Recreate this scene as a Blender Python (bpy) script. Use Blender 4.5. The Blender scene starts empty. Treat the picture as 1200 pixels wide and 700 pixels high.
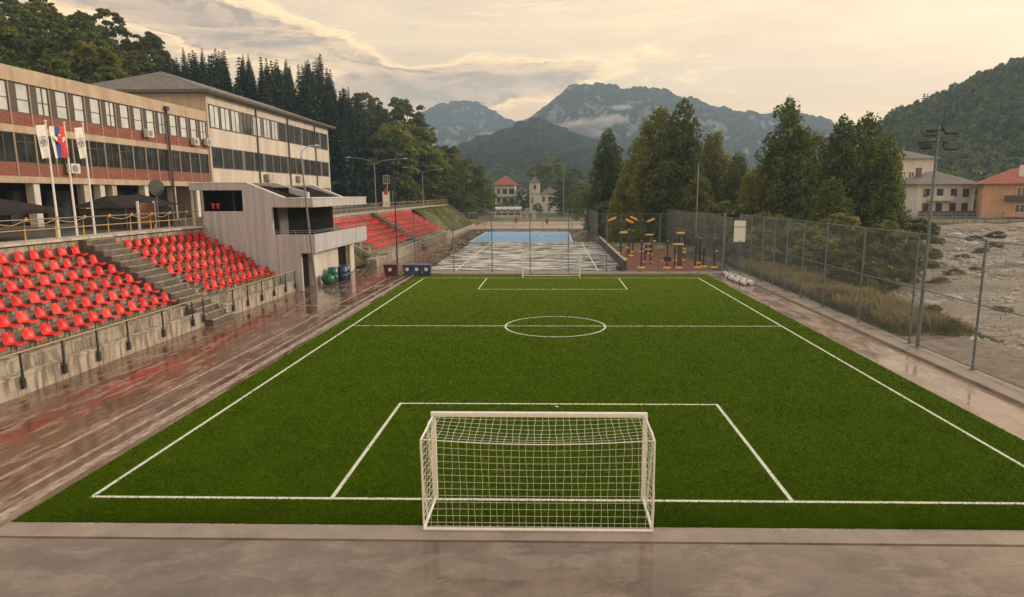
import bpy, bmesh, math, random
import numpy as np
from mathutils import Vector, Matrix

R = math.radians
rnd = random.Random(7)
S = bpy.context.scene
COL = S.collection

# ------------------------------------------------------------------ helpers
def tag(o, label=None, cat=None, group=None, kind=None):
    if label: o['label'] = label
    if cat: o['category'] = cat
    if group: o['group'] = group
    if kind: o['kind'] = kind
    return o

def empty(name, loc=(0, 0, 0), rz=0.0):
    o = bpy.data.objects.new(name, None)
    COL.objects.link(o)
    o.location = loc
    o.rotation_euler = (0, 0, rz)
    o.empty_display_size = 0.2
    return o

class MB:
    """collects geometry, links it as one mesh object"""
    def __init__(s):
        s.v = []; s.f = []; s.m = []; s.smooth = []
    def add(s, vs, fs, mi=0, sm=False):
        b = len(s.v)
        s.v.extend([tuple(v) for v in vs])
        for f in fs:
            s.f.append(tuple(b + i for i in f)); s.m.append(mi); s.smooth.append(sm)
        return s
    def box(s, x0, x1, y0, y1, z0, z1, mi=0):
        if x0 > x1: x0, x1 = x1, x0
        if y0 > y1: y0, y1 = y1, y0
        if z0 > z1: z0, z1 = z1, z0
        v = [(x0, y0, z0), (x1, y0, z0), (x1, y1, z0), (x0, y1, z0), (x0, y0, z1), (x1, y0, z1), (x1, y1, z1), (x0, y1, z1)]
        f = [(0, 3, 2, 1), (4, 5, 6, 7), (0, 1, 5, 4), (1, 2, 6, 5), (2, 3, 7, 6), (3, 0, 4, 7)]
        return s.add(v, f, mi)
    def prism(s, poly, axis, a, b, mi=0):
        """polygon (list of 2D) extruded along axis 'x','y' or 'z' from a to b"""
        def mk(p, t):
            if axis == 'x': return (t, p[0], p[1])
            if axis == 'y': return (p[0], t, p[1])
            return (p[0], p[1], t)
        n = len(poly)
        v = [mk(p, a) for p in poly] + [mk(p, b) for p in poly]
        f = [tuple(range(n))[::-1], tuple(range(n, 2 * n))] + [(i, (i + 1) % n, n + (i + 1) % n, n + i) for i in range(n)]
        return s.add(v, f, mi)
    def tube(s, pts, r, n=8, mi=0, caps=True, sm=True):
        pts = [Vector(p) for p in pts]
        rs = r if isinstance(r, (list, tuple)) else [r] * len(pts)
        d0 = (pts[1] - pts[0]).normalized()
        ref = Vector((0, 0, 1)) if abs(d0.z) < .9 else Vector((1, 0, 0))
        rings = []
        for i, p in enumerate(pts):
            a = pts[max(i - 1, 0)]; b = pts[min(i + 1, len(pts) - 1)]
            d = (b - a).normalized()
            u = d.cross(ref)
            if u.length < 1e-4: u = d.cross(Vector((0, 1, 0)))
            u.normalize(); w = d.cross(u).normalized()
            rings.append([p + (u * math.cos(2 * math.pi * k / n) + w * math.sin(2 * math.pi * k / n)) * rs[i] for k in range(n)])
        v = [q for ring in rings for q in ring]
        f = []
        for i in range(len(pts) - 1):
            for k in range(n):
                k2 = (k + 1) % n
                f.append((i * n + k, i * n + k2, (i + 1) * n + k2, (i + 1) * n + k))
        s.add(v, f, mi, sm)
        if caps:
            s.add(rings[0], [tuple(range(n))], mi); s.add(rings[-1], [tuple(range(n))[::-1]], mi)
        return s
    def lathe(s, prof, c=(0, 0, 0), n=16, mi=0, sm=True):
        v = []; f = []
        for (r, z) in prof:
            for k in range(n):
                a = 2 * math.pi * k / n
                v.append((c[0] + r * math.cos(a), c[1] + r * math.sin(a), c[2] + z))
        for i in range(len(prof) - 1):
            for k in range(n):
                k2 = (k + 1) % n
                f.append((i * n + k, i * n + k2, (i + 1) * n + k2, (i + 1) * n + k))
        f.append(tuple(range(n))[::-1]); f.append(tuple((len(prof) - 1) * n + k for k in range(n)))
        return s.add(v, f, mi, sm)
    def quad(s, a, b, c, d, mi=0):
        return s.add([a, b, c, d], [(0, 1, 2, 3)], mi)
    def build(s, name, mat, parent=None, bevel=0.0, origin=None):
        me = bpy.data.meshes.new(name)
        off = Vector((0, 0, 0))
        if origin is not None: off = Vector(origin)
        me.from_pydata([(v[0] - off.x, v[1] - off.y, v[2] - off.z) for v in s.v], [], s.f)
        mats = mat if isinstance(mat, (list, tuple)) else [mat]
        for m in mats: me.materials.append(m)
        me.polygons.foreach_set('material_index', s.m)
        me.polygons.foreach_set('use_smooth', s.smooth)
        me.update()
        o = bpy.data.objects.new(name, me)
        COL.objects.link(o)
        if origin is not None and parent is None: o.location = off
        if parent is not None: o.parent = parent
        if bevel > 0:
            b = o.modifiers.new('bevel', 'BEVEL'); b.width = bevel; b.segments = 2; b.limit_method = 'ANGLE'; b.angle_limit = R(40)
        return o

def child(mb, name, mat, parent, bevel=0.0):
    """mesh given in world coordinates, linked below an unrotated Empty"""
    p = parent; off = Vector((0, 0, 0))
    while p is not None:
        off += Vector(p.location); p = p.parent
    return mb.build(name, mat, parent, bevel, origin=off)

def copy_tree(o, parent=None):
    c = o.copy(); COL.objects.link(c)
    if parent is not None: c.parent = parent
    for ch in o.children: copy_tree(ch, c)
    return c

def np_mesh(name, V, F, mat, parent=None, smooth=False):
    """V (n,3) float array, F (m,k) int array"""
    me = bpy.data.meshes.new(name)
    n, (m, k) = len(V), F.shape
    me.vertices.add(n); me.vertices.foreach_set('co', np.asarray(V, dtype=np.float32).ravel())
    me.loops.add(m * k); me.loops.foreach_set('vertex_index', F.astype(np.int32).ravel())
    me.polygons.add(m)
    me.polygons.foreach_set('loop_start', np.arange(0, m * k, k, dtype=np.int32))
    if smooth: me.polygons.foreach_set('use_smooth', np.ones(m, dtype=bool))
    me.update(calc_edges=True); me.validate()
    for mt in (mat if isinstance(mat, (list, tuple)) else [mat]): me.materials.append(mt)
    o = bpy.data.objects.new(name, me); COL.objects.link(o)
    if parent is not None: o.parent = parent
    return o

# value noise on arrays
def _h(ix, iy, seed):
    n = (ix * 374761393 + iy * 668265263 + seed * 1442695041) & 0xffffffff
    n = ((n ^ (n >> 13)) * 1274126177) & 0xffffffff
    return ((n ^ (n >> 16)) & 0xffffff) / float(0xffffff)
def vnoise(x, y, seed=0):
    x = np.asarray(x, float); y = np.asarray(y, float)
    ix = np.floor(x).astype(np.int64); iy = np.floor(y).astype(np.int64)
    fx = x - ix; fy = y - iy; fx = fx * fx * (3 - 2 * fx); fy = fy * fy * (3 - 2 * fy)
    a = _h(ix, iy, seed); b = _h(ix + 1, iy, seed); c = _h(ix, iy + 1, seed); d = _h(ix + 1, iy + 1, seed)
    return (a * (1 - fx) + b * fx) * (1 - fy) + (c * (1 - fx) + d * fx) * fy
def fbm(x, y, seed=0, oct=5, ridged=False):
    s = 0; a = .5; t = 0
    for i in range(oct):
        n = vnoise(x * 2 ** i, y * 2 ** i, seed + i * 17)
        if ridged: n = 1 - abs(2 * n - 1)
        s = s + a * n; t += a; a *= .5
    return s / t
def sstep(t): t = np.clip(t, 0, 1); return t * t * (3 - 2 * t)

# ------------------------------------------------------------------ materials
def new_mat(name):
    m = bpy.data.materials.new(name); m.use_nodes = True
    nt = m.node_tree; nt.nodes.clear()
    out = nt.nodes.new('ShaderNodeOutputMaterial')
    return m, nt, out
class G:
    """tiny node graph writer"""
    def __init__(s, nt): s.nt = nt
    def n(s, t, ins=None, **kw):
        nd = s.nt.nodes.new(t)
        for k, v in kw.items(): setattr(nd, k, v)
        for k, v in (ins or {}).items():
            sk = nd.inputs[k]
            if isinstance(v, bpy.types.NodeSocket): s.nt.links.new(v, sk)
            else:
                if isinstance(v, (tuple, list)) and len(v) == 3 and sk.type == 'RGBA': v = (*v, 1)
                sk.default_value = v
        return nd
    def coord(s, scale=(1, 1, 1), kind='Object'):
        t = s.n('ShaderNodeTexCoord')
        return s.n('ShaderNodeMapping', {'Vector': t.outputs[kind], 'Scale': scale}).outputs[0]
    def noise(s, vec, scale=5., detail=4., rough=.6, dist=0.):
        return s.n('ShaderNodeTexNoise', {'Vector': vec, 'Scale': scale, 'Detail': detail, 'Roughness': rough, 'Distortion': dist}).outputs['Fac']
    def ramp(s, fac, stops, interp='LINEAR'):
        r = s.n('ShaderNodeValToRGB', {'Fac': fac}); cr = r.color_ramp; cr.interpolation = interp
        while len(cr.elements) < len(stops): cr.elements.new(.5)
        for e, (p, c) in zip(cr.elements, stops):
            e.position = p; e.color = (*c, 1) if isinstance(c, (tuple, list)) else (c, c, c, 1)
        return r.outputs[0]
    def mix(s, f, a, b, mode='MIX'):
        m = s.n('ShaderNodeMix', data_type='RGBA', blend_type=mode)
        for i, v in ((0, f), (6, a), (7, b)):
            if isinstance(v, bpy.types.NodeSocket): s.nt.links.new(v, m.inputs[i])
            else: m.inputs[i].default_value = (v if i == 0 else ((*v, 1) if len(v) == 3 else v))
        return m.outputs[2]
    def math(s, op, a, b=0., c=0.):
        m = s.n('ShaderNodeMath', operation=op)
        for i, v in enumerate((a, b, c)):
            if isinstance(v, bpy.types.NodeSocket): s.nt.links.new(v, m.inputs[i])
            else: m.inputs[i].default_value = v
        return m.outputs[0]
    def bump(s, h, strength=.3, dist=.02):
        return s.n('ShaderNodeBump', {'Height': h, 'Strength': strength, 'Distance': dist}).outputs[0]

def pm(name, c1, c2=None, scale=4., rough=.7, rough2=None, metal=0., bump=0., bscale=None, bdist=.02, stretch=(1, 1, 1), spec=.5, detail=5., lo=.35, hi=.65, dirt=None, dscale=1.2):
    """general weathered surface: two tones by noise, optional dirt streaks, bump"""
    m, nt, out = new_mat(name); g = G(nt)
    co = g.coord(stretch)
    f = g.noise(co, scale, detail)
    fr = g.ramp(f, [(lo, 0.), (hi, 1.)])
    col = g.mix(fr, c1, c2 or tuple(min(1, x * 1.25) for x in c1))
    if dirt is not None:
        cd = g.coord((dscale, dscale, dscale * .12))
        d = g.ramp(g.noise(cd, 2.2, 6, .7), [(.46, 0.), (.58, 1.)])
        col = g.mix(g.math('MULTIPLY', d, .85), col, dirt)
    ins = {'Base Color': col, 'Metallic': metal, 'Specular IOR Level': spec}
    if rough2 is not None:
        ins['Roughness'] = g.math('MULTIPLY_ADD', fr, rough2 - rough, rough)
    else: ins['Roughness'] = rough
    if bump > 0:
        ins['Normal'] = g.bump(g.noise(co, bscale or scale * 6, 4, .65), bump, bdist)
    p = g.n('ShaderNodeBsdfPrincipled', ins)
    nt.links.new(p.outputs[0], out.inputs[0])
    return m

def leaf_mat(name, dark, light, hue2=None, trans=.25, rough=.55, spec=.25):
    m, nt, out = new_mat(name); g = G(nt)
    geo = g.n('ShaderNodeNewGeometry')
    rp = geo.outputs['Random Per Island']
    co = g.coord((1, 1, 1))
    big = g.ramp(g.noise(co, .55, 3), [(.3, 0.), (.7, 1.)])
    fac = g.math('MULTIPLY_ADD', rp, .55, g.math('MULTIPLY', big, .45))
    oi = g.n('ShaderNodeObjectInfo')
    col = g.mix(fac, dark, light)
    if hue2:
        col = g.mix(g.math('MULTIPLY', g.ramp(oi.outputs['Random'], [(.35, 0.), (1., 1.)]), .42), col, g.mix(rp, tuple(x * .55 for x in hue2), hue2))
    vb = g.math('MULTIPLY_ADD', oi.outputs['Random'], .5, .75)
    hs = g.n('ShaderNodeHueSaturation', {'Color': col, 'Value': vb})
    p = g.n('ShaderNodeBsdfPrincipled', {'Base Color': hs.outputs[0], 'Roughness': rough, 'Specular IOR Level': spec})
    t = g.n('ShaderNodeBsdfTranslucent', {'Color': hs.outputs[0]})
    mx = g.n('ShaderNodeMixShader', {0: trans}); nt.links.new(p.outputs[0], mx.inputs[1]); nt.links.new(t.outputs[0], mx.inputs[2])
    nt.links.new(mx.outputs[0], out.inputs[0])
    return m

M = {}
M['concrete'] = pm('weathered_concrete', (.36, .31, .245), (.48, .42, .34), 1.6, .7, bump=.35, bscale=18, dirt=(.12, .10, .08), dscale=1.5)
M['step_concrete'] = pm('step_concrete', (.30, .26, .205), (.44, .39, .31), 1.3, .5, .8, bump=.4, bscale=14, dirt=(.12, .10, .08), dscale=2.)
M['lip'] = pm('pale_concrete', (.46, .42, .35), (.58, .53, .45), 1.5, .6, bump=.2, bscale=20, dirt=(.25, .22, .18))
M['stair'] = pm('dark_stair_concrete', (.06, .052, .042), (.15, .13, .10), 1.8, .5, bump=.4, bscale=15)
M['black'] = pm('black_metal', (.015, .015, .017), (.03, .03, .03), 6, .45)
M['grey_metal'] = pm('grey_galvanised', (.20, .23, .26), (.30, .33, .36), 6, .42, metal=.5)
M['fence_post'] = pm('fence_paint', (.10, .13, .16), (.17, .21, .24), 5, .45, metal=.3)
M['wire'] = pm('fence_wire', (.22, .24, .25), (.30, .32, .33), 5, .5, metal=.3)
M['yellow'] = pm('yellow_paint', (.62, .34, .02), (.72, .45, .05), 8, .45)
M['yellow_worn'] = pm('worn_yellow_paint', (.50, .33, .08), (.34, .29, .20), 5, .5)
M['white_paint'] = pm('white_paint', (.74, .72, .66), (.82, .80, .75), 6, .4)
M['white_cloth'] = pm('white_cloth', (.70, .70, .68), (.80, .80, .78), 4, .8)
M['net'] = pm('net_cord', (.62, .62, .50), (.75, .74, .62), 9, .8)
M['boards'] = None

def boards_mat():
    m, nt, out = new_mat('grey_timber_formwork'); g = G(nt)
    t = g.n('ShaderNodeTexCoord'); sp = g.n('ShaderNodeSeparateXYZ', {'Vector': t.outputs['Object']})
    s_ = g.math('ADD', sp.outputs[0], g.math('MULTIPLY', sp.outputs[1], 1.0))
    w = g.math('FRACT', g.math('MULTIPLY', s_, 5.2))
    idx = g.math('FLOOR', g.math('MULTIPLY', s_, 5.2))
    wn = g.n('ShaderNodeTexWhiteNoise', {'W': idx}, noise_dimensions='1D').outputs['Value']
    groove = g.ramp(w, [(0., 0.), (.05, 1.), (.95, 1.), (1., 0.)])
    co = g.coord((6, 6, .5)); st = g.ramp(g.noise(co, 1.3, 6, .7), [(.35, 0.), (.7, 1.)])
    col = g.mix(wn, (.42, .43, .46), (.58, .59, .63))
    col = g.mix(g.math('MULTIPLY', st, .55), col, (.31, .31, .33))
    col = g.mix(groove, (.10, .10, .10), col)
    p = g.n('ShaderNodeBsdfPrincipled', {'Base Color': col, 'Roughness': .6, 'Normal': g.bump(groove, .6, .02)})
    nt.links.new(p.outputs[0], out.inputs[0]); return m
M['boards'] = boards_mat()

def turf_mat():
    m, nt, out = new_mat('artificial_turf'); g = G(nt)
    co = g.coord((1, 1, 1))
    fine = g.noise(co, 38, 3, .75); mid = g.noise(co, 5, 5, .7)
    big = g.ramp(g.noise(g.coord((.12, .05, 1)), 1.0, 4), [(.3, 0.), (.7, 1.)])
    col = g.mix(g.ramp(fine, [(.3, 0.), (.72, 1.)]), (.016, .048, .001), (.088, .168, .003))
    col = g.mix(g.math('MULTIPLY', g.ramp(mid, [(.35, 0.), (.7, 1.)]), .35), col, (.050, .098, .004))
    col = g.mix(g.math('MULTIPLY', big, .3), col, (.066, .104, .003))
    p = g.n('ShaderNodeBsdfPrincipled', {'Base Color': col, 'Roughness': .8, 'Specular IOR Level': .02, 'Sheen Weight': .15, 'Sheen Roughness': .4, 'Sheen Tint': (.62, .66, .02, 1), 'Normal': g.bump(fine, 1., .03)})
    nt.links.new(p.outputs[0], out.inputs[0]); return m
M['turf'] = turf_mat()

def line_mat():
    m, nt, out = new_mat('turf_line_fibre'); g = G(nt)
    fine = g.noise(g.coord(), 45, 3, .75)
    col = g.mix(g.ramp(fine, [(.30, 0.), (.55, 1.)]), (.34, .38, .24), (.80, .80, .70))
    p = g.n('ShaderNodeBsdfPrincipled', {'Base Color': col, 'Roughness': .85, 'Normal': g.bump(fine, .6, .02)})
    nt.links.new(p.outputs[0], out.inputs[0]); return m
M['line'] = line_mat()

def wet_mat(name, base, base2, streak, streakamt=.5, st=(1.1, .16, 1), rlo=.06, rhi=.45, red=None, lanes=None, puddle=.5, sscale=1.6, stain=None, thr=.50):
    m, nt, out = new_mat(name); g = G(nt)
    co = g.coord((1, 1, 1)); cs = g.coord(st)
    a = g.ramp(g.noise(co, .35, 5), [(.35, 0.), (.65, 1.)])
    col = g.mix(a, base, base2)
    fine = g.noise(co, 22, 4, .7)
    if red is not None:
        t = g.n('ShaderNodeTexCoord'); sp = g.n('ShaderNodeSeparateXYZ', {'Vector': t.outputs['Object']})
        band = g.ramp(g.math('DIVIDE', g.math('ADD', sp.outputs[0], 20.), 8.), [(.12, 0.), (.28, 1.), (.62, 1.), (.8, .15)])
        rn = g.ramp(g.noise(g.coord((.5, .11, 1)), 1.3, 5, .65), [(.51, 0.), (.60, 1.)])
        col = g.mix(g.math('MULTIPLY', g.math('MULTIPLY', band, rn), .62), col, red)
    sn = g.noise(cs, sscale, 8, .72, .4)
    s_ = g.ramp(sn, [(thr, 0.), (thr + .09, 1.)])
    col = g.mix(g.math('MULTIPLY', s_, streakamt), col, streak)
    if stain is not None:
        sm = g.ramp(g.noise(g.coord((.7, 1.1, 1)), 1.1, 12, .8, .2), [(.50, 0.), (.60, 1.)])
        col = g.mix(g.math('MULTIPLY', sm, .5), col, stain)
    col = g.mix(g.math('MULTIPLY', g.ramp(fine, [(.35, 0.), (.7, 1.)]), .18), col, tuple(x * .4 for x in base))
    # dry streaks are rough, wet film is smooth
    wet = g.ramp(g.noise(g.coord((st[0] * .5, st[1] * .7, 1)), 1.2, 9, .68), [(puddle - .05, 0.), (puddle + .04, 1.)])
    ro = g.math('MULTIPLY_ADD', wet, rhi - rlo, rlo)
    ro = g.math('ADD', ro, g.math('MULTIPLY', s_, .22))
    p = g.n('ShaderNodeBsdfPrincipled', {'Base Color': col, 'Roughness': ro, 'Specular IOR Level': .5,
            'Normal': g.bump(g.math('ADD', g.math('MULTIPLY', fine, .5), g.math('MULTIPLY', sn, 1.)), .12, .01)})
    nt.links.new(p.outputs[0], out.inputs[0]); return m
M['track'] = wet_mat('wet_running_track', (.085, .048, .030), (.18, .098, .062), (.38, .27, .195), .6, (1.0, .20, 1), .04, .24, red=(.26, .050, .03), puddle=.56, sscale=2.4)
M['walk'] = wet_mat('wet_walkway_concrete', (.115, .088, .070), (.235, .178, .138), (.32, .25, .19), .5, (.25, .5, 1), .03, .20, puddle=.60, sscale=2.6, stain=(.085, .066, .052))
M['path'] = wet_mat('wet_path_concrete', (.27, .205, .16), (.37, .28, .22), (.46, .36, .29), .4, (1.2, .3, 1), .07, .34, puddle=.52)
M['kerb'] = pm('kerb_concrete', (.20, .16, .13), (.34, .275, .22), .9, .22, .6, bump=.3, bscale=20)
M['court'] = wet_mat('wet_grey_court', (.05, .052, .042), (.12, .115, .095), (.78, .74, .67), .97, (.16, .5, 1), .06, .4, puddle=.56, sscale=2.2, thr=.455)
M['blue'] = pm('blue_court_paint', (.09, .33, .62), (.14, .42, .72), .5, .35, .5)
M['rubber'] = pm('red_rubber_tiles', (.17, .036, .020), (.23, .052, .030), 2, .7, bump=.3, bscale=40)
M['soil'] = pm('damp_soil', (.12, .095, .06), (.22, .17, .11), .8, .9, bump=.6, bscale=6, bdist=.05)
M['tan_ground'] = pm('tan_gravel', (.36, .27, .19), (.46, .36, .26), .3, .85, bump=.4, bscale=5)
M['grass_bank'] = pm('mown_grass', (.12, .115, .032), (.22, .19, .062), 1.1, .9, bump=1., bscale=22, bdist=.06)

def ground_mat():
    m, nt, out = new_mat('valley_ground'); g = G(nt)
    co = g.coord()
    a = g.ramp(g.noise(co, .05, 6), [(.4, 0.), (.6, 1.)]); b = g.ramp(g.noise(co, .9, 6, .7), [(.4, 0.), (.65, 1.)])
    col = g.mix(a, (.055, .07, .02), (.16, .12, .075)); col = g.mix(g.math('MULTIPLY', b, .5), col, (.10, .085, .05))
    p = g.n('ShaderNodeBsdfPrincipled', {'Base Color': col, 'Roughness': .9, 'Normal': g.bump(g.noise(co, 4, 6, .7), .8, .1)})
    nt.links.new(p.outputs[0], out.inputs[0]); return m
M['ground'] = ground_mat()

def river_mat():
    m, nt, out = new_mat('river_gravel'); g = G(nt)
    co = g.coord(); st = g.coord((.25, 1, 1))
    v = g.n('ShaderNodeTexVoronoi', {'Vector': co, 'Scale': 3.2}); vr = g.n('ShaderNodeSeparateColor', {'Color': v.outputs['Color']}).outputs[0]
    v2 = g.n('ShaderNodeTexVoronoi', {'Vector': co, 'Scale': 9.}); vr2 = g.n('ShaderNodeSeparateColor', {'Color': v2.outputs['Color']}).outputs[0]
    col = g.mix(vr, (.15, .125, .10), (.34, .30, .245)); col = g.mix(g.math('MULTIPLY', vr2, .45), col, (.40, .36, .30))
    mud = g.ramp(g.noise(st, .14, 6, .65), [(.40, 0.), (.52, 1.)]); col = g.mix(g.math('MULTIPLY', mud, .6), col, (.20, .155, .105))
    bd = g.ramp(g.noise(g.coord((.07, .42, 1)), 1., 9, .75, .4), [(.50, 0.), (.58, 1.)]); col = g.mix(g.math('MULTIPLY', bd, .6), col, (.52, .48, .42))
    dk = g.ramp(g.noise(g.coord((.09, .5, 1)), 1.3, 9, .75, .4), [(.54, 0.), (.62, 1.)]); col = g.mix(g.math('MULTIPLY', dk, .75), col, (.09, .075, .05))
    gr = g.ramp(g.noise(st, .21, 6, .7), [(.56, 0.), (.66, 1.)]); col = g.mix(g.math('MULTIPLY', gr, .7), col, (.075, .085, .03))
    hgt = g.math('SUBTRACT', 1., v.outputs['Distance'])
    p = g.n('ShaderNodeBsdfPrincipled', {'Base Color': g.mix(g.math('MULTIPLY', g.ramp(g.noise(co, 5.5, 9, .85), [(.42, 0.), (.60, 1.)]), .55), col, (.50, .44, .35)), 'Roughness': 1., 'Specular IOR Level': .05, 'Normal': g.bump(g.math('ADD', hgt, g.noise(co, 6., 8, .8)), 1., .10)})
    nt.links.new(p.outputs[0], out.inputs[0]); return m
M['river'] = river_mat()

M['bank_soil'] = pm('gravelly_soil', (.13, .10, .07), (.27, .215, .16), 1.6, .9, bump=1., bscale=9, bdist=.06, detail=9.)
def brick_mat():
    m, nt, out = new_mat('red_brick_panel'); g = G(nt)
    t = g.n('ShaderNodeTexCoord'); sp = g.n('ShaderNodeSeparateXYZ', {'Vector': t.outputs['Object']})
    cv = g.n('ShaderNodeCombineXYZ', {0: sp.outputs[1], 1: sp.outputs[2]})
    b = g.n('ShaderNodeTexBrick', {'Vector': cv.outputs[0], 'Color1': (.21, .058, .04, 1), 'Color2': (.30, .095, .062, 1), 'Mortar': (.21, .115, .085, 1), 'Scale': 1., 'Mortar Size': .008, 'Brick Width': .3, 'Row Height': .1})
    n1 = g.ramp(g.noise(g.coord((.3, .5, 2)), 1.2, 5), [(.4, 0.), (.65, 1.)])
    col = g.mix(g.math('MULTIPLY', n1, .45), b.outputs['Color'], (.14, .05, .038))
    p = g.n('ShaderNodeBsdfPrincipled', {'Base Color': col, 'Roughness': .8})
    nt.links.new(p.outputs[0], out.inputs[0]); return m
M['brick'] = brick_mat()
M['beige'] = pm('beige_render', (.43, .335, .235), (.52, .415, .30), .8, .75, bump=.15, bscale=12, dirt=(.38, .29, .20), dscale=.35)
M['cream'] = pm('cream_panel', (.56, .51, .44), (.64, .59, .51), .5, .7, bump=.1, bscale=12, dirt=(.48, .43, .36), dscale=.3)
M['mullion'] = pm('brown_mullion', (.26, .19, .13), (.34, .26, .18), 3, .6)
M['dark_frame'] = pm('dark_window_frame', (.045, .035, .03), (.07, .055, .045), 4, .5)
M['infill'] = pm('brown_infill', (.12, .10, .09), (.17, .145, .13), 1.5, .6)
M['sky_pane'] = pm('pane_with_painted_sky', (.50, .54, .54), (.66, .70, .70), .7, .10, spec=.8)  # pale colour stands for the sky reflected in the panes
M['glass'] = pm('dark_glass', (.012, .016, .017), (.05, .055, .05), .8, .06, spec=.8)
M['shade_black'] = pm('painted_shade_black', (.008, .0075, .007), (.02, .018, .016), 1.5, .9, spec=.05)  # near-black colour stands for the shade inside rooms and recesses
M['eave'] = pm('eave_board', (.10, .085, .07), (.16, .13, .11), 2, .7)
def tile_mat(name, c1, c2, scale=2.6, axis='x'):
    m, nt, out = new_mat(name); g = G(nt)
    co = g.coord((1, 1, 1.)); 
    w = g.n('ShaderNodeTexVoronoi', {'Vector': co, 'Scale': scale}); r1 = g.n('ShaderNodeSeparateColor', {'Color': w.outputs['Color']}).outputs[0]
    t = g.n('ShaderNodeTexCoord'); sp = g.n('ShaderNodeSeparateXYZ', {'Vector': t.outputs['Object']})
    fr = g.math('FRACT', g.math('MULTIPLY', sp.outputs[2], 4.)); 
    col = g.mix(r1, c1, c2); n1 = g.ramp(g.noise(co, .4, 5), [(.35, 0.), (.7, 1.)]); col = g.mix(g.math('MULTIPLY', n1, .4), col, tuple(x * .6 for x in c1))
    p = g.n('ShaderNodeBsdfPrincipled', {'Base Color': col, 'Roughness': .75, 'Normal': g.bump(g.math('ADD', fr, r1), .6, .05)})
    nt.links.new(p.outputs[0], out.inputs[0]); return m
M['roof_grey'] = tile_mat('grey_brown_tiles', (.15, .125, .11), (.24, .20, .18))
M['roof_red'] = tile_mat('red_tiles', (.36, .09, .05), (.48, .15, .09))
M['orange_wall'] = pm('orange_render', (.54, .31, .18), (.62, .38, .23), .6, .8, dirt=(.50, .29, .17), dscale=.25)
M['white_wall'] = pm('white_render', (.62, .60, .55), (.70, .68, .62), .6, .8, dirt=(.54, .52, .47), dscale=.3)
M['seat'] = pm('red_plastic', (.60, .009, .006), (.68, .018, .012), 2.5, .36, .5, spec=.35)
M['bracket'] = pm('seat_bracket', (.20, .17, .14), (.3, .26, .22), 6, .6)
M['bark'] = pm('bark', (.055, .04, .03), (.10, .075, .055), 6, .9, bump=.8, bscale=20)
M['rock'] = pm('pale_rock', (.24, .22, .19), (.38, .35, .31), .7, .9, bump=1., bscale=3, bdist=.3)
M['stone'] = pm('river_stone', (.26, .23, .19), (.56, .52, .46), .3, .8)
M['blue_bin'] = pm('blue_plastic', (.015, .05, .13), (.03, .075, .18), 5, .35)
M['maroon_bin'] = pm('maroon_plastic', (.05, .012, .014), (.08, .02, .02), 5, .35)
M['green_plastic'] = pm('green_plastic', (.01, .13, .085), (.02, .18, .12), 5, .35)
M['tarp_white'] = pm('white_tarpaulin', (.60, .60, .58), (.72, .72, .70), 3, .35, bump=.5, bscale=5, bdist=.05)
M['dark_tarp'] = pm('dark_tarpaulin', (.022, .018, .018), (.04, .033, .033), 2, .8, spec=.1)
M['brown_board'] = pm('brown_board', (.16, .06, .035), (.22, .09, .05), 3, .6)
M['dark_wood'] = pm('dark_timber', (.05, .04, .035), (.09, .07, .06), 3, .6)
M['red_paint'] = pm('red_paint', (.55, .03, .03), (.62, .05, .05), 3, .5)
M['flag_red'] = pm('flag_red', (.62, .03, .03), (.70, .05, .04), 3, .7)
M['flag_blue'] = pm('flag_blue', (.02, .07, .28), (.03, .09, .33), 3, .7)
M['grey_ink'] = pm('grey_ink', (.16, .17, .20), (.25, .26, .28), 3, .7)
M['gold'] = pm('gold_ink', (.6, .42, .1), (.65, .5, .15), 3, .6)
M['leaf_dark'] = leaf_mat('leaf_deep_green', (.040, .074, .013), (.19, .25, .045), (.18, .17, .024), .38)
M['leaf_mid'] = leaf_mat('leaf_green', (.055, .092, .011), (.25, .30, .042), (.28, .21, .025), .38)
M['leaf_autumn'] = leaf_mat('leaf_turning', (.070, .092, .010), (.28, .29, .038), (.30, .25, .03), .38)
M['needle'] = leaf_mat('spruce_needle', (.010, .024, .013), (.036, .068, .030), None, .1)
M['shrub_leaf'] = leaf_mat('shrub_leaf', (.060, .082, .022), (.21, .24, .075), (.26, .23, .08), .35)
M['dry_grass'] = leaf_mat('dry_grass_blade', (.17, .15, .06), (.42, .36, .19), (.32, .22, .11), .3)
M['green_grass'] = leaf_mat('green_grass_blade', (.055, .075, .014), (.17, .19, .045), None, .3)

def mountain_mat(name, forest1, forest2, rock, rocky=.55):
    m, nt, out = new_mat(name); g = G(nt)
    co = g.coord(); geo = g.n('ShaderNodeNewGeometry'); sp = g.n('ShaderNodeSeparateXYZ', {'Vector': geo.outputs['Normal']})
    f = g.ramp(g.noise(co, .012, 8, .7), [(.35, 0.), (.65, 1.)])
    v = g.n('ShaderNodeTexVoronoi', {'Vector': co, 'Scale': .12}); vr = g.n('ShaderNodeSeparateColor', {'Color': v.outputs['Color']}).outputs[0]
    col = g.mix(f, forest1, forest2); col = g.mix(g.math('MULTIPLY', vr, .75), col, tuple(x * .35 for x in forest1))
    steep = g.math('SUBTRACT', 1., sp.outputs[2])
    rn = g.math('ADD', steep, g.math('MULTIPLY', g.noise(co, .02, 8, .75), .9))
    rk = g.ramp(rn, [(rocky + .30, 0.), (rocky + .42, 1.)])
    rc = g.mix(g.noise(g.coord((1, 1, .3)), .03, 8, .8), tuple(x * .5 for x in rock), rock)
    col = g.mix(rk, col, rc)
    p = g.n('ShaderNodeBsdfPrincipled', {'Base Color': col, 'Roughness': 1., 'Specular IOR Level': 0., 'Normal': g.bump(g.math('ADD', v.outputs['Distance'], g.noise(co, .1, 5)), 1., 6.)})
    nt.links.new(p.outputs[0], out.inputs[0]); return m
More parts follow.
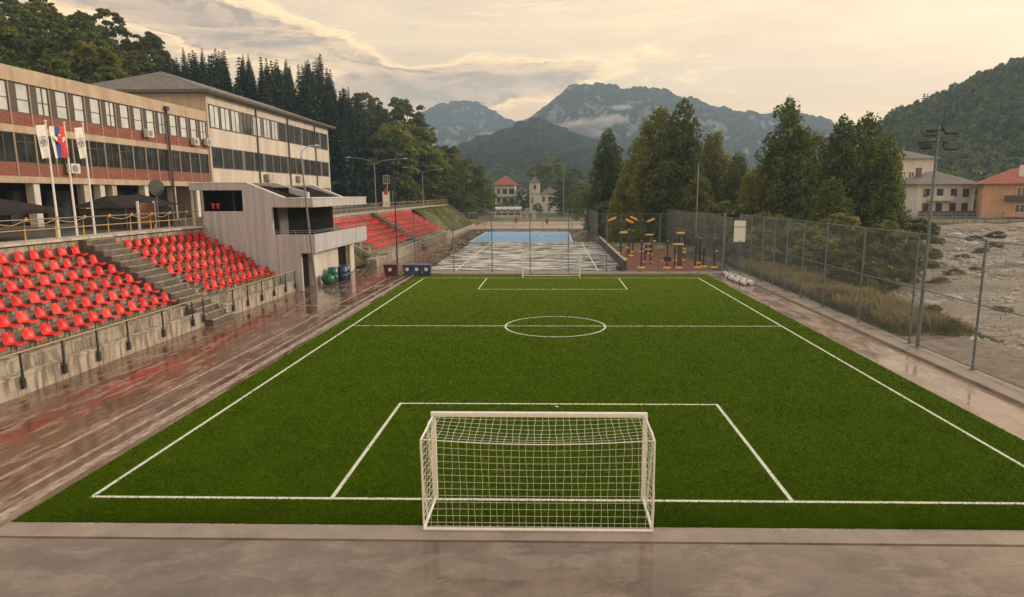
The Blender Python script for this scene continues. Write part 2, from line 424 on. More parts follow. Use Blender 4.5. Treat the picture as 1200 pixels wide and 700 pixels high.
M['mtn_far'] = mountain_mat('far_mountain', (.028, .046, .026), (.070, .092, .046), (.38, .35, .31), .53)
M['mtn_mid'] = mountain_mat('wooded_ridge', (.022, .040, .014), (.065, .088, .028), (.1, .1, .07), 1.3)
M['forest_floor'] = pm('forest_floor', (.022, .026, .010), (.045, .045, .018), .1, 1., bump=1., bscale=.6, bdist=.5)

# ------------------------------------------------------------------ camera
F, YAW, PITCH, ROLL, PXC, PYC, CH = 752., .022, .162, -.003, 631., 350., 7.344
fwd = Vector((-math.sin(YAW) * math.cos(PITCH), math.cos(YAW) * math.cos(PITCH), -math.sin(PITCH)))
right = Vector((math.cos(YAW), math.sin(YAW), 0)); up = right.cross(fwd)
r2 = right * math.cos(ROLL) + up * math.sin(ROLL); u2 = up * math.cos(ROLL) - right * math.sin(ROLL)
cam_d = bpy.data.cameras.new('camera'); cam = bpy.data.objects.new('camera', cam_d); COL.objects.link(cam)
cam.matrix_world = Matrix(((r2.x, u2.x, -fwd.x, 0), (r2.y, u2.y, -fwd.y, 0), (r2.z, u2.z, -fwd.z, CH), (0, 0, 0, 1)))
cam_d.sensor_width = 36; cam_d.lens = F / 1200 * 36; cam_d.shift_x = -(PXC - 600) / 1200
cam_d.clip_start = .1; cam_d.clip_end = 12000
S.camera = cam

def ray(px, py):
    return r2 * ((px - PXC) / F) - u2 * ((py - PYC) / F) + fwd
def atY(px, py, Y):
    q = ray(px, py); return Vector((q.x * Y / q.y, Y, CH + q.z * Y / q.y))

# ------------------------------------------------------------------ ground and terrain
def smooth_poly(xs, ys, x): return np.interp(x, xs, ys)

def h_ground(x, y):
    x = np.asarray(x, float); y = np.asarray(y, float)
    # river bed right of the fence
    inbed = sstep((x - 20.5 - 1.5 * fbm(x * .1, y * .1, 3)) / 5.) * (1 - sstep((y - (118 + 6 * fbm(x * .05, y * .05, 9))) / 3.))
    bed = -1.9 + .014 * (x - 22) + .006 * y + 1.0 * (fbm(x * .09, y * .30, 5, 5, True) - .5) + .9 * (fbm(x * .035, y * .06, 6) - .5)
    h = -.03 + inbed * bed
    far = sstep((y - 118) / 4.) * sstep((x - 30) / 10.)
    h = h + far * 2.0
    return h

def grid_mesh(name, xs, ys, hf, mat, smooth=True):
    X, Y = np.meshgrid(xs, ys); Z = hf(X, Y)
    V = np.stack([X.ravel(), Y.ravel(), Z.ravel()], 1)
    nx, ny = len(xs), len(ys)
    i = np.arange(nx - 1); j = np.arange(ny - 1); I, J = np.meshgrid(i, j)
    a = (J * nx + I).ravel(); F_ = np.stack([a, a + 1, a + nx + 1, a + nx], 1)
    return np_mesh(name, V, F_, mat, smooth=smooth)

def axis(lo, hi, fine_lo, fine_hi, fs, cs):
    a = list(np.arange(lo, fine_lo, cs)) + list(np.arange(fine_lo, fine_hi, fs)) + list(np.arange(fine_hi, hi + cs, cs))
    return np.array(a)
g0 = grid_mesh('ground', axis(-1880, 2240, 16, 130, .6, 40), axis(-50, 2400, 10, 135, .6, 40), h_ground, [M['ground'], M['river'], M['bank_soil']])
me = g0.data
cen = np.zeros(len(me.polygons) * 3); me.polygons.foreach_get('center', cen); cen = cen.reshape(-1, 3)
mi = ((cen[:, 0] > 19.5) & (cen[:, 0] < 150) & (cen[:, 1] < 121) & (cen[:, 1] > 0)).astype(np.int32)
mi[(cen[:, 0] > 17.3) & (cen[:, 0] < 22.4) & (cen[:, 1] < 110) & (cen[:, 1] > 0)] = 2
me.polygons.foreach_set('material_index', mi)
tag(g0, kind='structure')

def sheet(name, x0, x1, y0, y1, z, mat, thick=None):
    b = MB().box(x0, x1, y0, y1, z - (thick or .02), z)
    return tag(b.build(name, mat), kind='structure')

sheet('running_track', -19.72, -12.32, 2, 150, .0, M['track'])
sheet('front_walkway', -60, 40, -6, 12.68, .0, M['walk'])
sheet('walkway_kerb', -12.3, 17.5, 12.7, 13.28, .028, M['kerb'], .1)
sheet('side_path', 14.12, 16.32, 13.3, 61, .0, M['path'])
sheet('artificial_turf', -12.30, 14.10, 13.30, 58.5, .02, M['turf'], .08)
k = MB().box(16.34, 17.62, 2, 60.4, -.1, .13)
tag(k.build('side_kerb', M['kerb'], bevel=.015), kind='structure')
k = MB().box(-12.30, 17.62, 58.52, 60.9, -.08, .05); k.box(-12.3, 16.3, 58.52, 58.75, .05, .10)
tag(k.build('far_kerb', M['kerb'], bevel=.01), kind='structure')
sheet('court', -12.30, 6.9, 60.92, 98.6, .004, M['court'])
sheet('blue_court', -12.6, 2.9, 99.2, 125.2, .004, M['blue'])
sheet('court_apron', -17, 7.0, 98.62, 132, -.002, M['track'])
sheet('gravel_path', -22, 14, 137, 172, .012, M['tan_ground'])
sheet('grass_verge', 7.1, 16.8, 84, 131, .0, M['grass_bank'])
sheet('grass_field', -14, 9.5, 174, 196, .0, M['grass_bank'])
sheet('gym_surface', 7.2, 15.4, 61.6, 83.5, .03, M['rubber'], .1)

# painted markings
lm = MB(); LZ0, LZ1 = .02, .026
xL, xR, y0, L = -11.31, 12.76, 14.55, 41.41; w = .10
def hl(x0_, x1_, y): lm.box(x0_, x1_, y - w / 2, y + w / 2, LZ0, LZ1)
def vl(x, ya, yb): lm.box(x - w / 2, x + w / 2, ya, yb, LZ0, LZ1)
yf = y0 + L; ym = y0 + L / 2
vl(xL, y0 - w / 2, yf + w / 2); vl(xR, y0 - w / 2, yf + w / 2)
hl(xL + w / 2, xR - w / 2, y0); hl(xL + w / 2, xR - w / 2, yf); hl(xL + w / 2, xR - w / 2, ym)
vl(-5.38, y0 + w / 2, y0 + 7.24); vl(5.77, y0 + w / 2, y0 + 7.24); hl(-5.33, 5.72, y0 + 7.19)
vl(-5.77, yf - 6.76, yf - w / 2); vl(5.79, yf - 6.76, yf - w / 2); hl(-5.72, 5.74, yf - 6.71)
n = 72; cx, cy, Rr = .16, ym, 2.79
ring = []
for i in range(n):
    a0, a1 = 2 * math.pi * i / n, 2 * math.pi * (i + 1) / n
    p = lambda r_, a, z: (cx + r_ * math.cos(a), cy + r_ * math.sin(a), z)
    lm.quad(p(Rr - w / 2, a0, LZ1 + .002), p(Rr + w / 2, a0, LZ1 + .002), p(Rr + w / 2, a1, LZ1 + .002), p(Rr - w / 2, a1, LZ1 + .002))
for (sx, sy) in ((.16, ym), (.16, y0 + 6.9), (.1, yf - 6.4)):
    lm.add([(sx + .07 * math.cos(t * math.pi / 6), sy + .07 * math.sin(t * math.pi / 6), LZ1 + .004) for t in range(12)], [tuple(range(12))])
tag(lm.build('pitch_marking', M['line']), kind='structure')
tl = MB()
for x, ww in ((-12.75, .16), (-13.35, .07), (-14.5, .07)): tl.box(x - ww, x + ww, 6, 59.5, .0, .004)
tl.box(-17.2, -12.9, 41.9, 42.05, .0, .004)
tag(tl.build('track_marking', pm('worn_white_marking', (.20, .15, .115), (.44, .35, .28), 5.5, .35, stretch=(1, .5, 1), lo=.42, hi=.58)), kind='structure')
cl = MB()
for x in (-9.4, 4.4): cl.box(x - .05, x + .07, 61.2, 98.4, .004, .008)
cl.box(-12.9, 3.1, 98.85, 99.1, .004, .012); cl.box(-12.9, -12.62, 99.1, 125.5, .004, .012); cl.box(2.92, 3.2, 99.1, 125.5, .004, .012); cl.box(-12.6, 2.9, 125.22, 125.5, .004, .012)
for i in range(24):
    a0, a1 = math.pi * (.5 + i / 24), math.pi * (.5 + (i + 1) / 24)
    q = lambda r_, a: (2.0 + r_ * math.cos(a) * .8, 112 + r_ * math.sin(a) * 1.6, .009)
    cl.quad(q(5, a0), q(5.25, a0), q(5.25, a1), q(5, a1))
tag(cl.build('court_marking', M['white_paint']), kind='structure')

# ------------------------------------------------------------------ football goals
def net_grid(mb, A, B, C, D, nu, nv, sag=None, r=.0048):
    """cords over bilinear patch A-B (u) D-C; A,B,C,D Vectors"""
    def pt(u, v):
        p = (A * (1 - u) + B * u) * (1 - v) + (D * (1 - u) + C * u) * v
        if sag: p = p + sag(u, v)
        return p
    K = 8
    for i in range(nu + 1):
        u = i / nu; mb.tube([pt(u + .1 / nu * math.sin(i * 2.1 + j * .9), j / K) if 0 < i < nu else pt(u, j / K) for j in range(K + 1)], r, 3, caps=False)
    K = 14
    for i in range(nv + 1):
        v = i / nv; mb.tube([pt(j / K, v) for j in range(K + 1)], r, 3, caps=False)

def make_goal(label):
    g = empty('football_goal'); tag(g, label, 'football goal', 'football goals')
    W, H, Dp = 2.51, 2.16, 1.45
    for s in (-1, 1):
        MB().box(s * W - .055, s * W + .055, -.055, .055, 0, H - .055).build('post', M['white_paint'], g, .012)
        MB().tube([(s * W, -.06, .04), (s * (W), -Dp, .03)], .035, 8).build('base_bar', M['white_paint'], g)
        m_ = MB().tube([(s * W, -.05, H - .02), (s * W, -Dp, H - .06)], .022, 8); m_.tube([(s * W, -Dp, .03), (s * W, -Dp, H - .06)], .022, 8)
        m_.build('net_support', M['white_paint'], g)
    MB().box(-W - .055, W + .055, -.055, .055, H - .054, H + .056).build('crossbar', M['white_paint'], g, .012)
    MB().tube([(-W, -Dp, .03), (W, -Dp, .03)], .035, 8).build('ground_bar', M['white_paint'], g)
    sag = lambda t: -.10 * math.sin(math.pi * t)
    MB().tube([(-W + 2 * W * i / 16, -Dp, H - .06 + sag(i / 16)) for i in range(17)], .012, 6).build('top_cord', M['white_cloth'], g)
    n = MB(); V = Vector
    net_grid(n, V((-W, -Dp, .03)), V((W, -Dp, .03)), V((W, -Dp, H - .06)), V((-W, -Dp, H - .06)), 31, 13, lambda u, v: V((0, .05 * math.sin(math.pi * v) * math.sin(3 * u), sag(u) * v)))
    net_grid(n, V((-W, -Dp, H - .06)), V((W, -Dp, H - .06)), V((W, -.05, H)), V((-W, -.05, H)), 31, 8, lambda u, v: V((0, 0, sag(u) * (1 - v) - .12 * math.sin(math.pi * v) * math.sin(math.pi * u))))
    for s in (-1, 1):
        net_grid(n, V((s * W, -Dp, .03)), V((s * W, -.05, .03)), V((s * W, -.05, H)), V((s * W, -Dp, H - .06)), 9, 13, lambda u, v: V((.03 * math.sin(9 * u + 5 * v), 0, 0)), .006)
    n.build('net', M['net'], g)
    return g
goal = make_goal('white box-frame football goal with its net hung, at the near goal line')
goal.location = (-.32, y0, .02)
g2 = copy_tree(goal); g2.location = (-.11, yf, .02); g2.rotation_euler.z = math.pi
tag(g2, 'small distant white football goal on the far goal line before the wire fence')

# ------------------------------------------------------------------ stands
DEP, RISE, NROW = .95, .52, 6
def stand(name_label, xf, ya, yb, stairs, front_top, zr0=1.15, rail=True, zoff=0.0, posts=None, rail_span=None):
    """terrace of six tiers facing +X; stairs = list of (y0,y1)"""
    g = empty('grandstand', (xf, (ya + yb) / 2, 0)); tag(g, name_label, 'grandstand', 'concrete grandstands')
    segs = []; y = ya
    for (s0, s1) in stairs: segs.append((y, s0)); y = s1
    segs.append((y, yb)); segs = [s for s in segs if s[1] - s[0] > .2]
    xr = xf - 1.05
    for (p, q) in segs:
        t = MB()
        poly = [(xf - .25, -.1), (xf - .25, .6), (xr, .6)]
        for k in range(NROW):
            z = zr0 + RISE * k; poly += [(xr - DEP * k, z), (xr - DEP * (k + 1), z)]
        poly += [(xr - DEP * NROW, 4.80), (xr - DEP * NROW - .4, 4.80), (xr - DEP * NROW - .4, -.1)]
        t.prism([(a, b) for a, b in poly][::-1], 'y', p, q)
        for k in range(NROW):   # slightly projecting tread edges
            z = zr0 + RISE * k
            t.box(xr - DEP * k, xr - DEP * k + .05, p + .002, q - .002, z - .09, z + .004)
        child(t, 'tier', M['step_concrete'], g)
        f = MB().box(xf - .25, xf, p, q, -.1, front_top - .08)
        f.box(xf - .31, xf + .05, p, q, front_top - .078, front_top)
        child(f, 'front_wall', M['concrete'], g, .012)
    for (s0, s1) in stairs:
        t = MB(); n = 16; x0_ = xf + .45; xt = xr - DEP * NROW; 
        for i in range(n):
            xa = x0_ + (xt - x0_) * i / n; z = .02 + (4.85 - .02) * (i + 1) / n
            t.box(xt - .3, xa, s0 + .003 + .0005 * i, s1 - .003 - .0005 * i, -.05 if i == 0 else z - .35, z)
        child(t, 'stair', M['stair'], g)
        n_ = MB()
        for i in range(n):
            xa = x0_ + (xt - x0_) * i / n; z = .02 + (4.85 - .02) * (i + 1) / n
            n_.box(xa - .17, xa + .012, s0 + .012, s1 - .012, z - .03, z + .006)
        child(n_, 'stair_nosing', M['step_concrete'], g)
    if rail:
        ra, rb = rail_span or (ya, yb)
        for (p, q) in segs:
            p2, q2 = max(p, ra), min(q, rb)
            if q2 - p2 < 1: continue
            r = MB().tube([(xf + .03, p2 + .1, 1.62), (xf + .03, q2 - .1, 1.62)], .03, 8)
            child(r, 'handrail', M['yellow_worn'], g)
            ys = [y for y in posts if p2 <= y <= q2]
            for y in ys:
                m_ = MB().box(xf + .055, xf + .10, y - .04, y + .04, .30, 1.60); m_.box(xf + .052, xf + .12, y - .08, y + .08, .25, .62)
                child(m_, 'rail_post', M['black'], g)
    return g, xr, segs

# seat prototype, facing +X, pan height .38
def seat_mat():
    m, nt, out = new_mat('red_plastic'); g = G(nt); oi = g.n('ShaderNodeObjectInfo').outputs['Random']
    f = g.ramp(g.noise(g.coord(), 9., 5, .7), [(.45, 0.), (.75, 1.)])
    col = g.mix(oi, (.52, .008, .006), (.70, .022, .014))
    col = g.mix(g.math('MULTIPLY', g.ramp(oi, [(.7, 0.), (1., 1.)]), .35), col, (.72, .12, .085))
    col = g.mix(g.math('MULTIPLY', f, .3), col, (.26, .02, .015))
    p = g.n('ShaderNodeBsdfPrincipled', {'Base Color': col, 'Roughness': g.math('MULTIPLY_ADD', f, .25, .3), 'Specular IOR Level': .35})
    nt.links.new(p.outputs[0], out.inputs[0]); return m
M['seat'] = seat_mat()
def make_seat():
    root = empty('stadium_seat'); tag(root, 'red', 'stadium seat', 'red bucket seats on the stands')
    prof = [(.30, .335), (.27, .38), (.10, .365), (-.08, .35), (-.17, .37), (-.225, .45), (-.26, .58), (-.29, .72), (-.31, .82), (-.325, .85)]
    hw = [.25, .285, .30, .30, .295, .29, .285, .27, .22, .14]
    nw = 8
    def pt(i, j, off):
        t = j / nw * 2 - 1; x, z = prof[i]; e = .06 * abs(t) ** 2.5
        if i <= 4: return (x, t * hw[i], z + e - off)
        return (x + e - off, t * hw[i], z)
    v = []; f = []
    for lay, off in ((0, 0.), (1, .022)):
        for i in range(len(prof)):
            for j in range(nw + 1): v.append(pt(i, j, off))
    N = len(prof) * (nw + 1); W_ = nw + 1
    for i in range(len(prof) - 1):
        for j in range(nw):
            a = i * W_ + j
            f.append((a, a + 1, a + W_ + 1, a + W_)); f.append((N + a + W_, N + a + W_ + 1, N + a + 1, N + a))
    def edge(a, b): f.append((a, b, N + b, N + a))
    for j in range(nw): edge(j + 1, j); edge((len(prof) - 1) * W_ + j, (len(prof) - 1) * W_ + j + 1)
    for i in range(len(prof) - 1): edge(i * W_, (i + 1) * W_); edge((i + 1) * W_ + nw, i * W_ + nw)
    m_ = MB().add(v, f, 0, True); global seat_shell; seat_shell = m_.build('seat_shell', M['seat'], root)
    b = MB()
    for s in (-.14, .14):
        b.box(-.06, .0, s - .02, s + .02, 0, .33); b.box(-.20, .18, s - .02, s + .02, .305, .338)
    b.box(-.09, .03, -.2, .2, 0, .02)
    b.build('bracket', M['bracket'], root)
    return root
seat0 = make_seat(); seat_used = [False]
ORD = ['first', 'second', 'third', 'fourth', 'fifth', 'sixth', 'seventh', 'eighth', 'ninth', 'tenth', 'eleventh', 'twelfth', 'thirteenth', 'fourteenth', 'fifteenth', 'sixteenth', 'seventeenth', 'eighteenth', 'nineteenth', 'twentieth', 'twenty-first', 'twenty-second', 'twenty-third', 'twenty-fourth', 'twenty-fifth']
ROWN = ['bottom row', 'second row up', 'third row up', 'fourth row up', 'fifth row up', 'top row']
def place_seat(x, y, z, label, simple=False):
    if simple:
        o = seat_shell.copy(); COL.objects.link(o); o.parent = None; o.name = 'stadium_seat'
        for k in list(o.keys()): pass
        o['category'] = 'stadium seat'; o['group'] = 'red bucket seats on the stands'
    else:
        if not seat_used[0]: o = seat0; seat_used[0] = True
        else: o = copy_tree(seat0)
    o.location = (x + rnd.uniform(-.012, .012), y + rnd.uniform(-.015, .015), z); o.rotation_euler = (rnd.uniform(-.02, .02), rnd.uniform(-.025, .025), rnd.uniform(-.05, .05)); o['label'] = label
    return o

XA = -19.70
gA, xrA, _ = stand('concrete grandstand with six rows of red seats and the pavilion at its end', XA, 12, 48.3, [(35.3, 37.75)], .80,
    posts=[14.4, 16.4, 18.5, 20.55, 22.59, 24.64, 26.6, 28.6, 31.3, 34.0, 35.1, 38.5, 40.42, 42.48, 44.4, 46.37, 48.1])
for k in range(NROW):
    z = 1.154 + RISE * k; x = xrA - DEP * k - .48
    ys = [34.66 - .945 * i for i in range(20)]
    ymin = {0: 22.5, 1: 23.5, 2: 24.5, 3: 25.8, 4: 27.0, 5: 28.1}[k] - .4
    for i, y in enumerate([y for y in ys if y > ymin]):
        place_seat(x, y, z, 'red bucket seat, near block, %s, %s from the stairs' % (ROWN[k], ORD[i]))
    starts = [38.95, 38.75, 38.55, 38.45, 38.3, 38.2]
    for i in range(11):
        y = starts[k] + .945 * i * (1.0 if k else 1.01)
        if y > 48.1: break
        place_seat(x, y, z, 'red bucket seat, block beside the grey pavilion, %s, %s from the stairs' % (ROWN[k], ORD[i]))

XC = -17.75
gC, xrC, _ = stand('far concrete grandstand of faded red seats beyond the pavilion', XC, 68.5, 112.2, [(86.6, 89.0)], 1.10, rail=False)
cand = []
for k in range(NROW):
    z = 1.154 + RISE * k; x = xrC - DEP * k - .48
    for i in range(18): cand.append((x, 86.0 - .95 * i, z, 'red seat, far stand, block left of its stairs, %s, %s from the stairs' % (ROWN[k], ORD[i])))
    for i in range(23): cand.append((x, 89.7 + .95 * i, z, 'red seat, far stand, block right of its stairs, %s, %s from the stairs' % (ROWN[k], ORD[i])))
cand.sort(key=lambda c: c[1])
nseat = 300 - sum(1 for o in S.objects if o.get('category') == 'stadium seat')
for c in cand[:nseat]: place_seat(*c, simple=True)
sm = seat_shell.data; sv = np.zeros(len(sm.vertices) * 3); sm.vertices.foreach_get('co', sv); sv = sv.reshape(-1, 3)
sf = np.array([tuple(p.vertices) for p in sm.polygons])
Vs = np.concatenate([sv + np.array(c[:3]) for c in cand[nseat:]]); Fs = np.concatenate([sf + i * len(sv) for i in range(len(cand) - nseat)])
o = np_mesh('seat_rows', Vs, Fs, M['seat'], smooth=True); tag(o, 'farthest mass of small red seats at the end of the far stand', 'stadium seats', kind='stuff')

# terrace behind the stands, upper level with the road
tb = MB()
tb.box(-62, -26.80, -30, 48.3, -.2, 4.85); tb.box(-62, -26.2, 48.3, 68.3, -.2, 4.84); tb.box(-62, -24.9, 68.3, 154, -.2, 4.79)
tag(tb.build('upper_terrace', M['concrete']), kind='structure')
tb = MB(); tb.box(-27.6, -26.32, -20, 48.25, 4.87, 5.0); tb.box(-28.8, -27.62, -20, 48.25, 4.85, 4.93); tb.box(-25.3, -24.4, 68.4, 154, 4.8, 4.93)
tag(tb.build('terrace_kerb', M['lip'], bevel=.015), kind='structure')
tag(MB().box(-39.5, -28.85, -30, 154, 4.86, 4.88).build('upper_road', pm('damp_asphalt', (.05, .046, .042), (.08, .073, .066), 1, .35, .6, bump=.3, bscale=25)), kind='structure')

# grass banks
def wedge(name, pts_low, pts_high, mat):
    m_ = MB(); a, b = pts_low; c, d = pts_high
    m_.add([a, b, c, d, (c[0], c[1], -.2), (d[0], d[1], -.2)], [(0, 1, 2, 3), (1, 5, 4, 2)[::-1] if False else (1, 4, 2), (0, 3, 5), (3, 2, 4, 5)])
    return tag(m_.build(name, mat), kind='structure')
def bank(name, x0_, x1_, ya, yb, z0_, z1_):
    return tag(grid_mesh(name, np.linspace(x1_, x0_, 14), np.linspace(ya, yb, 50), lambda X, Y: z0_ + (z1_ - z0_) * sstep((x0_ - X) / (x0_ - x1_)) + .12 * fbm(X, Y, 4), M['grass_bank']), kind='structure')
bank('grass_bank', -17.9, -24.9, 112.3, 154, .15, 4.7)
bank('grass_slope', -19.6, -25.0, 62.2, 68.4, .1, 4.6)
bank('grass_bank', -17.9, -38, 154, 175, .0, 4.7)
cw = MB().box(-18.2, -17.9, 112.3, 150, -.1, .55); tag(cw.build('retaining_wall', M['concrete']), 'low concrete wall at the foot of the grass bank', 'wall')
cw = MB().box(-25.0, -19.0, 62.0, 62.25, -.1, .1)
cw.prism([(-24.6, 4.1), (-18.6, .9), (-18.6, .45), (-24.6, 3.65)], 'y', 66.9, 67.2); cw.box(-18.9, -17.75, 64.2, 68.4, -.1, .85)
tag(cw.build('concrete_side_wall', M['concrete'], bevel=.01), 'concrete wall with sloping beam between the pavilion and the far stand', 'wall')

# terrace railing with yellow garlands
def railing(x, ya, yb, zb, label, step=2.05, bows=True, lo=.0, wavy=True):
    g = empty('railing', (x, ya, zb)); tag(g, label, 'railing', 'railings along the upper terrace')
    n = int((yb - ya) / step)
    for i in range(n + 1):
        y = ya + i * step
        child(MB().tube([(x, y, zb), (x, y, zb + .68)], .032, 8), 'post', M['yellow'], g)
        child(MB().tube([(x - .02, y + .05, zb + .5), (x - .02, y + .05, zb + 1.12)], .022, 6), 'upright', M['grey_metal'], g)
    for z, mt in ((zb + .60, 'yellow_worn'), (zb + 1.12, 'grey_metal')):
        child(MB().tube([(x + .045, ya, z), (x + .045, yb, z)], .028, 8), 'rail', M[mt], g)
    if bows:
        s_ = MB()
        for i in range(n + 1):
            y = ya + i * step + .05; b = MB()
            for q in range(5):
                a = q * 1.26 + i; b.tube([(x + .07, y, zb + 1.12), (x + .10 + .03 * math.sin(a), y + .11 * math.cos(a), zb + 1.12 + .11 * math.sin(a))], [.05, .03], 6)
            child(b, 'bow', M['yellow'], g)
            if i < n and (i % 4 != 3):
                s_.tube([(x + .07, y + step * t / 8, zb + 1.10 - .22 * math.sin(math.pi * t / 8) + .02 * math.sin(7 * t + i)) for t in range(9)], .022, 5)
        child(s_, 'garland', M['yellow_worn'], g)
    return g
railing(-26.55, 13.4, 47.9, 5.0, 'yellow and grey pipe railing with bows along the near terrace edge', 2.05)
railing(-24.8, 69, 153, 4.93, 'pale wooden-looking railing on the terrace above the far red seats', 2.1, True)

# ------------------------------------------------------------------ pavilion
def pavilion():
    g = empty('pavilion', (-22, 55, 0)); tag(g, 'grey board-clad spectator pavilion with balcony between the two grandstands', 'pavilion')
    Y0, Y1 = 48.5, 62.2
    xl, xe = -27.4, -18.05
    # south wall: built of pieces round the openings, with sloping top
    s = MB(); t = .28
    def pl(poly, y=Y0, th=t): s.prism(poly, 'y', y, y + th)
    pl([(-26.45, 4.85), (-26.45, 6.09), (-23.4, 6.09), (-23.4, 4.85)])
    pl([(-26.45, -.1), (-26.45, 4.848), (-23.4, 4.848), (-23.4, -.1)])
    pl([(-27.4, 7.66), (-27.4, 8.2), (-23.0, 8.2), (-23.397, 7.66)])
    pl([(-23.397, -.1), (-23.397, 7.658), (-23.0, 8.2), (-21.22, 7.45), (-21.22, -.1)])
    pl([(-21.217, 6.38), (-21.217, 7.45), (-20.25, 7.05), (-18.05, 7.05), (-18.05, 6.38)])
    pl([(-21.217, -.1), (-21.217, 2.9), (-19.2, 2.9), (-19.2, -.1)])
    pl([(-21.217, 2.903), (-21.217, 4.32), (-18.05, 4.32), (-18.05, 2.903)])
    child(s, 'south_wall', M['boards'], g, .01)
    # balcony front and underside
    b = MB().box(-18.30, -18.05, Y0 + t + .003, Y1, 2.95, 4.32); b.box(-19.25, -18.302, Y0 + t + .003, Y1 - .003, 2.86, 2.98)
    b.box(-21.2, -18.302, Y0 + t + .003, Y1 - .003, 2.985, 3.2)
    child(b, 'balcony', M['boards'], g, .01)
    # roof slab over balcony with fascia
    r = MB().box(-20.3, -18.05, Y0 + t + .003, Y1 + .3, 6.38, 7.045)
    child(r, 'roof_slab', M['boards'], g, .01)
    r = MB().box(-20.3, -17.98, Y0 - .04, Y1 + .34, 7.05, 7.10); child(r, 'roof_edge', M['white_paint'], g)
    # inner rooms
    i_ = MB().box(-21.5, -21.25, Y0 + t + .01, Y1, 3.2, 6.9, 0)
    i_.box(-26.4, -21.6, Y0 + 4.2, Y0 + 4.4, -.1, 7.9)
    child(i_, 'back_wall', M['shade_black'], g)
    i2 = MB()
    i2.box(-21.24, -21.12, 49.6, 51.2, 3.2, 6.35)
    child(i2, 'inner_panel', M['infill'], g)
    child(MB().box(-26.9, -23.2, 50.9, 51.1, 4.96, 7.75), 'shade_sheet', M['shade_black'], g)  # added black sheet, painted darkness behind the upper left opening
    child(MB().box(-26.62, -26.50, Y0 + t + .02, Y1 - .3, 4.96, 7.7), 'side_shade_sheet', M['shade_black'], g)  # second added sheet, carries the painted darkness along the side
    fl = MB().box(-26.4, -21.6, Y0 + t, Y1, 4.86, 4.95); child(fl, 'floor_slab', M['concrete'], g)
    gw = MB().box(-26.7, -19.4, 51.35, 57.6, -.1, 2.85); gw.box(-26.7, -20.1, 48.8, 51.34, -.1, 2.85, 0)
    gw.box(-19.62, -19.38, 60.9, Y1, -.1, 2.85)
    gw.box(-26.7, -20.2, 57.6, Y1, -.1, 2.84)
    child(gw, 'ground_floor_wall', M['white_wall'], g)
    for (a, c) in ((48.8, 51.3), (57.65, 60.85)):
        d = MB().box(-20.05, -19.75, a, c, .0, 2.8); dd = child(d, 'door', M['shade_black'], g, .01)
    # sloping roof bays, recess shade painted near-black, with board clad dividing fin
    sl = MB()
    for (a, c) in ((48.8, 53.2), (53.75, 61.9)):
        sl.add([(-23.2, a, 7.95), (-23.2, c, 7.95), (-20.32, c, 7.02), (-20.32, a, 7.02), (-23.2, a, 7.7), (-23.2, c, 7.7), (-20.32, c, 6.55), (-20.32, a, 6.55)], [(0, 3, 2, 1), (4, 5, 6, 7), (0, 1, 5, 4), (1, 2, 6, 5), (2, 3, 7, 6), (3, 0, 4, 7)])
    sl.box(-27.3, -23.2, Y0 + t, Y1, 7.8, 8.0)
    child(sl, 'sloping_roof', M['shade_black'], g)
    fins = MB(); fin2 = MB()
    fins.prism([(-27.4, 7.7), (-27.4, 8.28), (-22.9, 8.28), (-20.2, 7.5), (-20.2, 6.6)], 'y', 53.25, 53.7)
    fin2.prism([(-27.4, 7.7), (-27.4, 8.2), (-22.9, 8.2), (-20.2, 7.06), (-20.2, 6.6)], 'y', Y1 - .25, Y1)
    child(fins, 'roof_fin', M['boards'], g, .01); child(fin2, 'roof_fin', M['boards'], g, .01)
    cap = MB()
    for yy, dz in ((Y0 - .03, 0), (Y1 - .27, 0)):
        cap.prism([(-23.02, 8.205 + dz), (-23.02, 8.27 + dz), (-20.2, 7.13 + dz), (-20.27, 7.055 + dz)], 'y', yy, yy + .33)
    cap.box(-27.45, -23.025, Y0 - .03, Y0 + .3, 8.205, 8.26)
    child(cap, 'parapet_cap', M['white_paint'], g)
    rl = MB()
    for z in (4.62, 4.50): rl.tube([(-21.2, Y0 - .04, z), (-18.0, Y0 - .04, z)], .02, 6); rl.tube([(-18.0, Y0 - .04, z), (-18.0, Y1, z)], .02, 6)
    for q in (-21, -19.5, -18.05): rl.tube([(q, Y0 - .04, 4.3), (q, Y0 - .04, 4.63)], .02, 6)
    for q in (52, 55.4, 58.8, 62.1): rl.tube([(-18.0, q, 4.3), (-18.0, q, 4.63)], .02, 6)
    child(rl, 'balcony_rail', M['grey_metal'], g)
    # upper left opening: posts, red jerseys seen inside, sill
    o = MB()
    for q in (-26.9, -25.0, -24.3): o.box(q - .04, q + .04, Y0 + 1.9, Y0 + 2.0, 4.95, 7.66)
    child(o, 'inner_post', M['infill'], g)
    o = MB().box(-27.35, -27.15, Y0 + .05, Y0 + .25, 4.9, 7.65); o.box(-26.55, -26.45, Y0 + .05, Y0 + .2, 4.85, 7.65)
    child(o, 'corner_post', M['lip'], g)
    return g
pavilion()
for i, (x, lab) in enumerate(((-26.1, 'small red shirt hanging in the pavilion window, left one of two'), (-25.72, 'small red shirt hanging in the pavilion window, right one of two'))):
    m_ = MB().prism([(x + a * .45, 6.42 + b * .55) for a, b in ((-.22, -.3), (-.18, .3), (-.32, .15), (-.38, .35), (-.14, .5), (.14, .5), (.38, .35), (.32, .15), (.18, .3), (.22, -.3))], 'y', 49.3, 49.36)
    tag(m_.build('hanging_shirt', M['red_paint'], bevel=.008), lab, 'shirt', 'red shirts in the pavilion window')

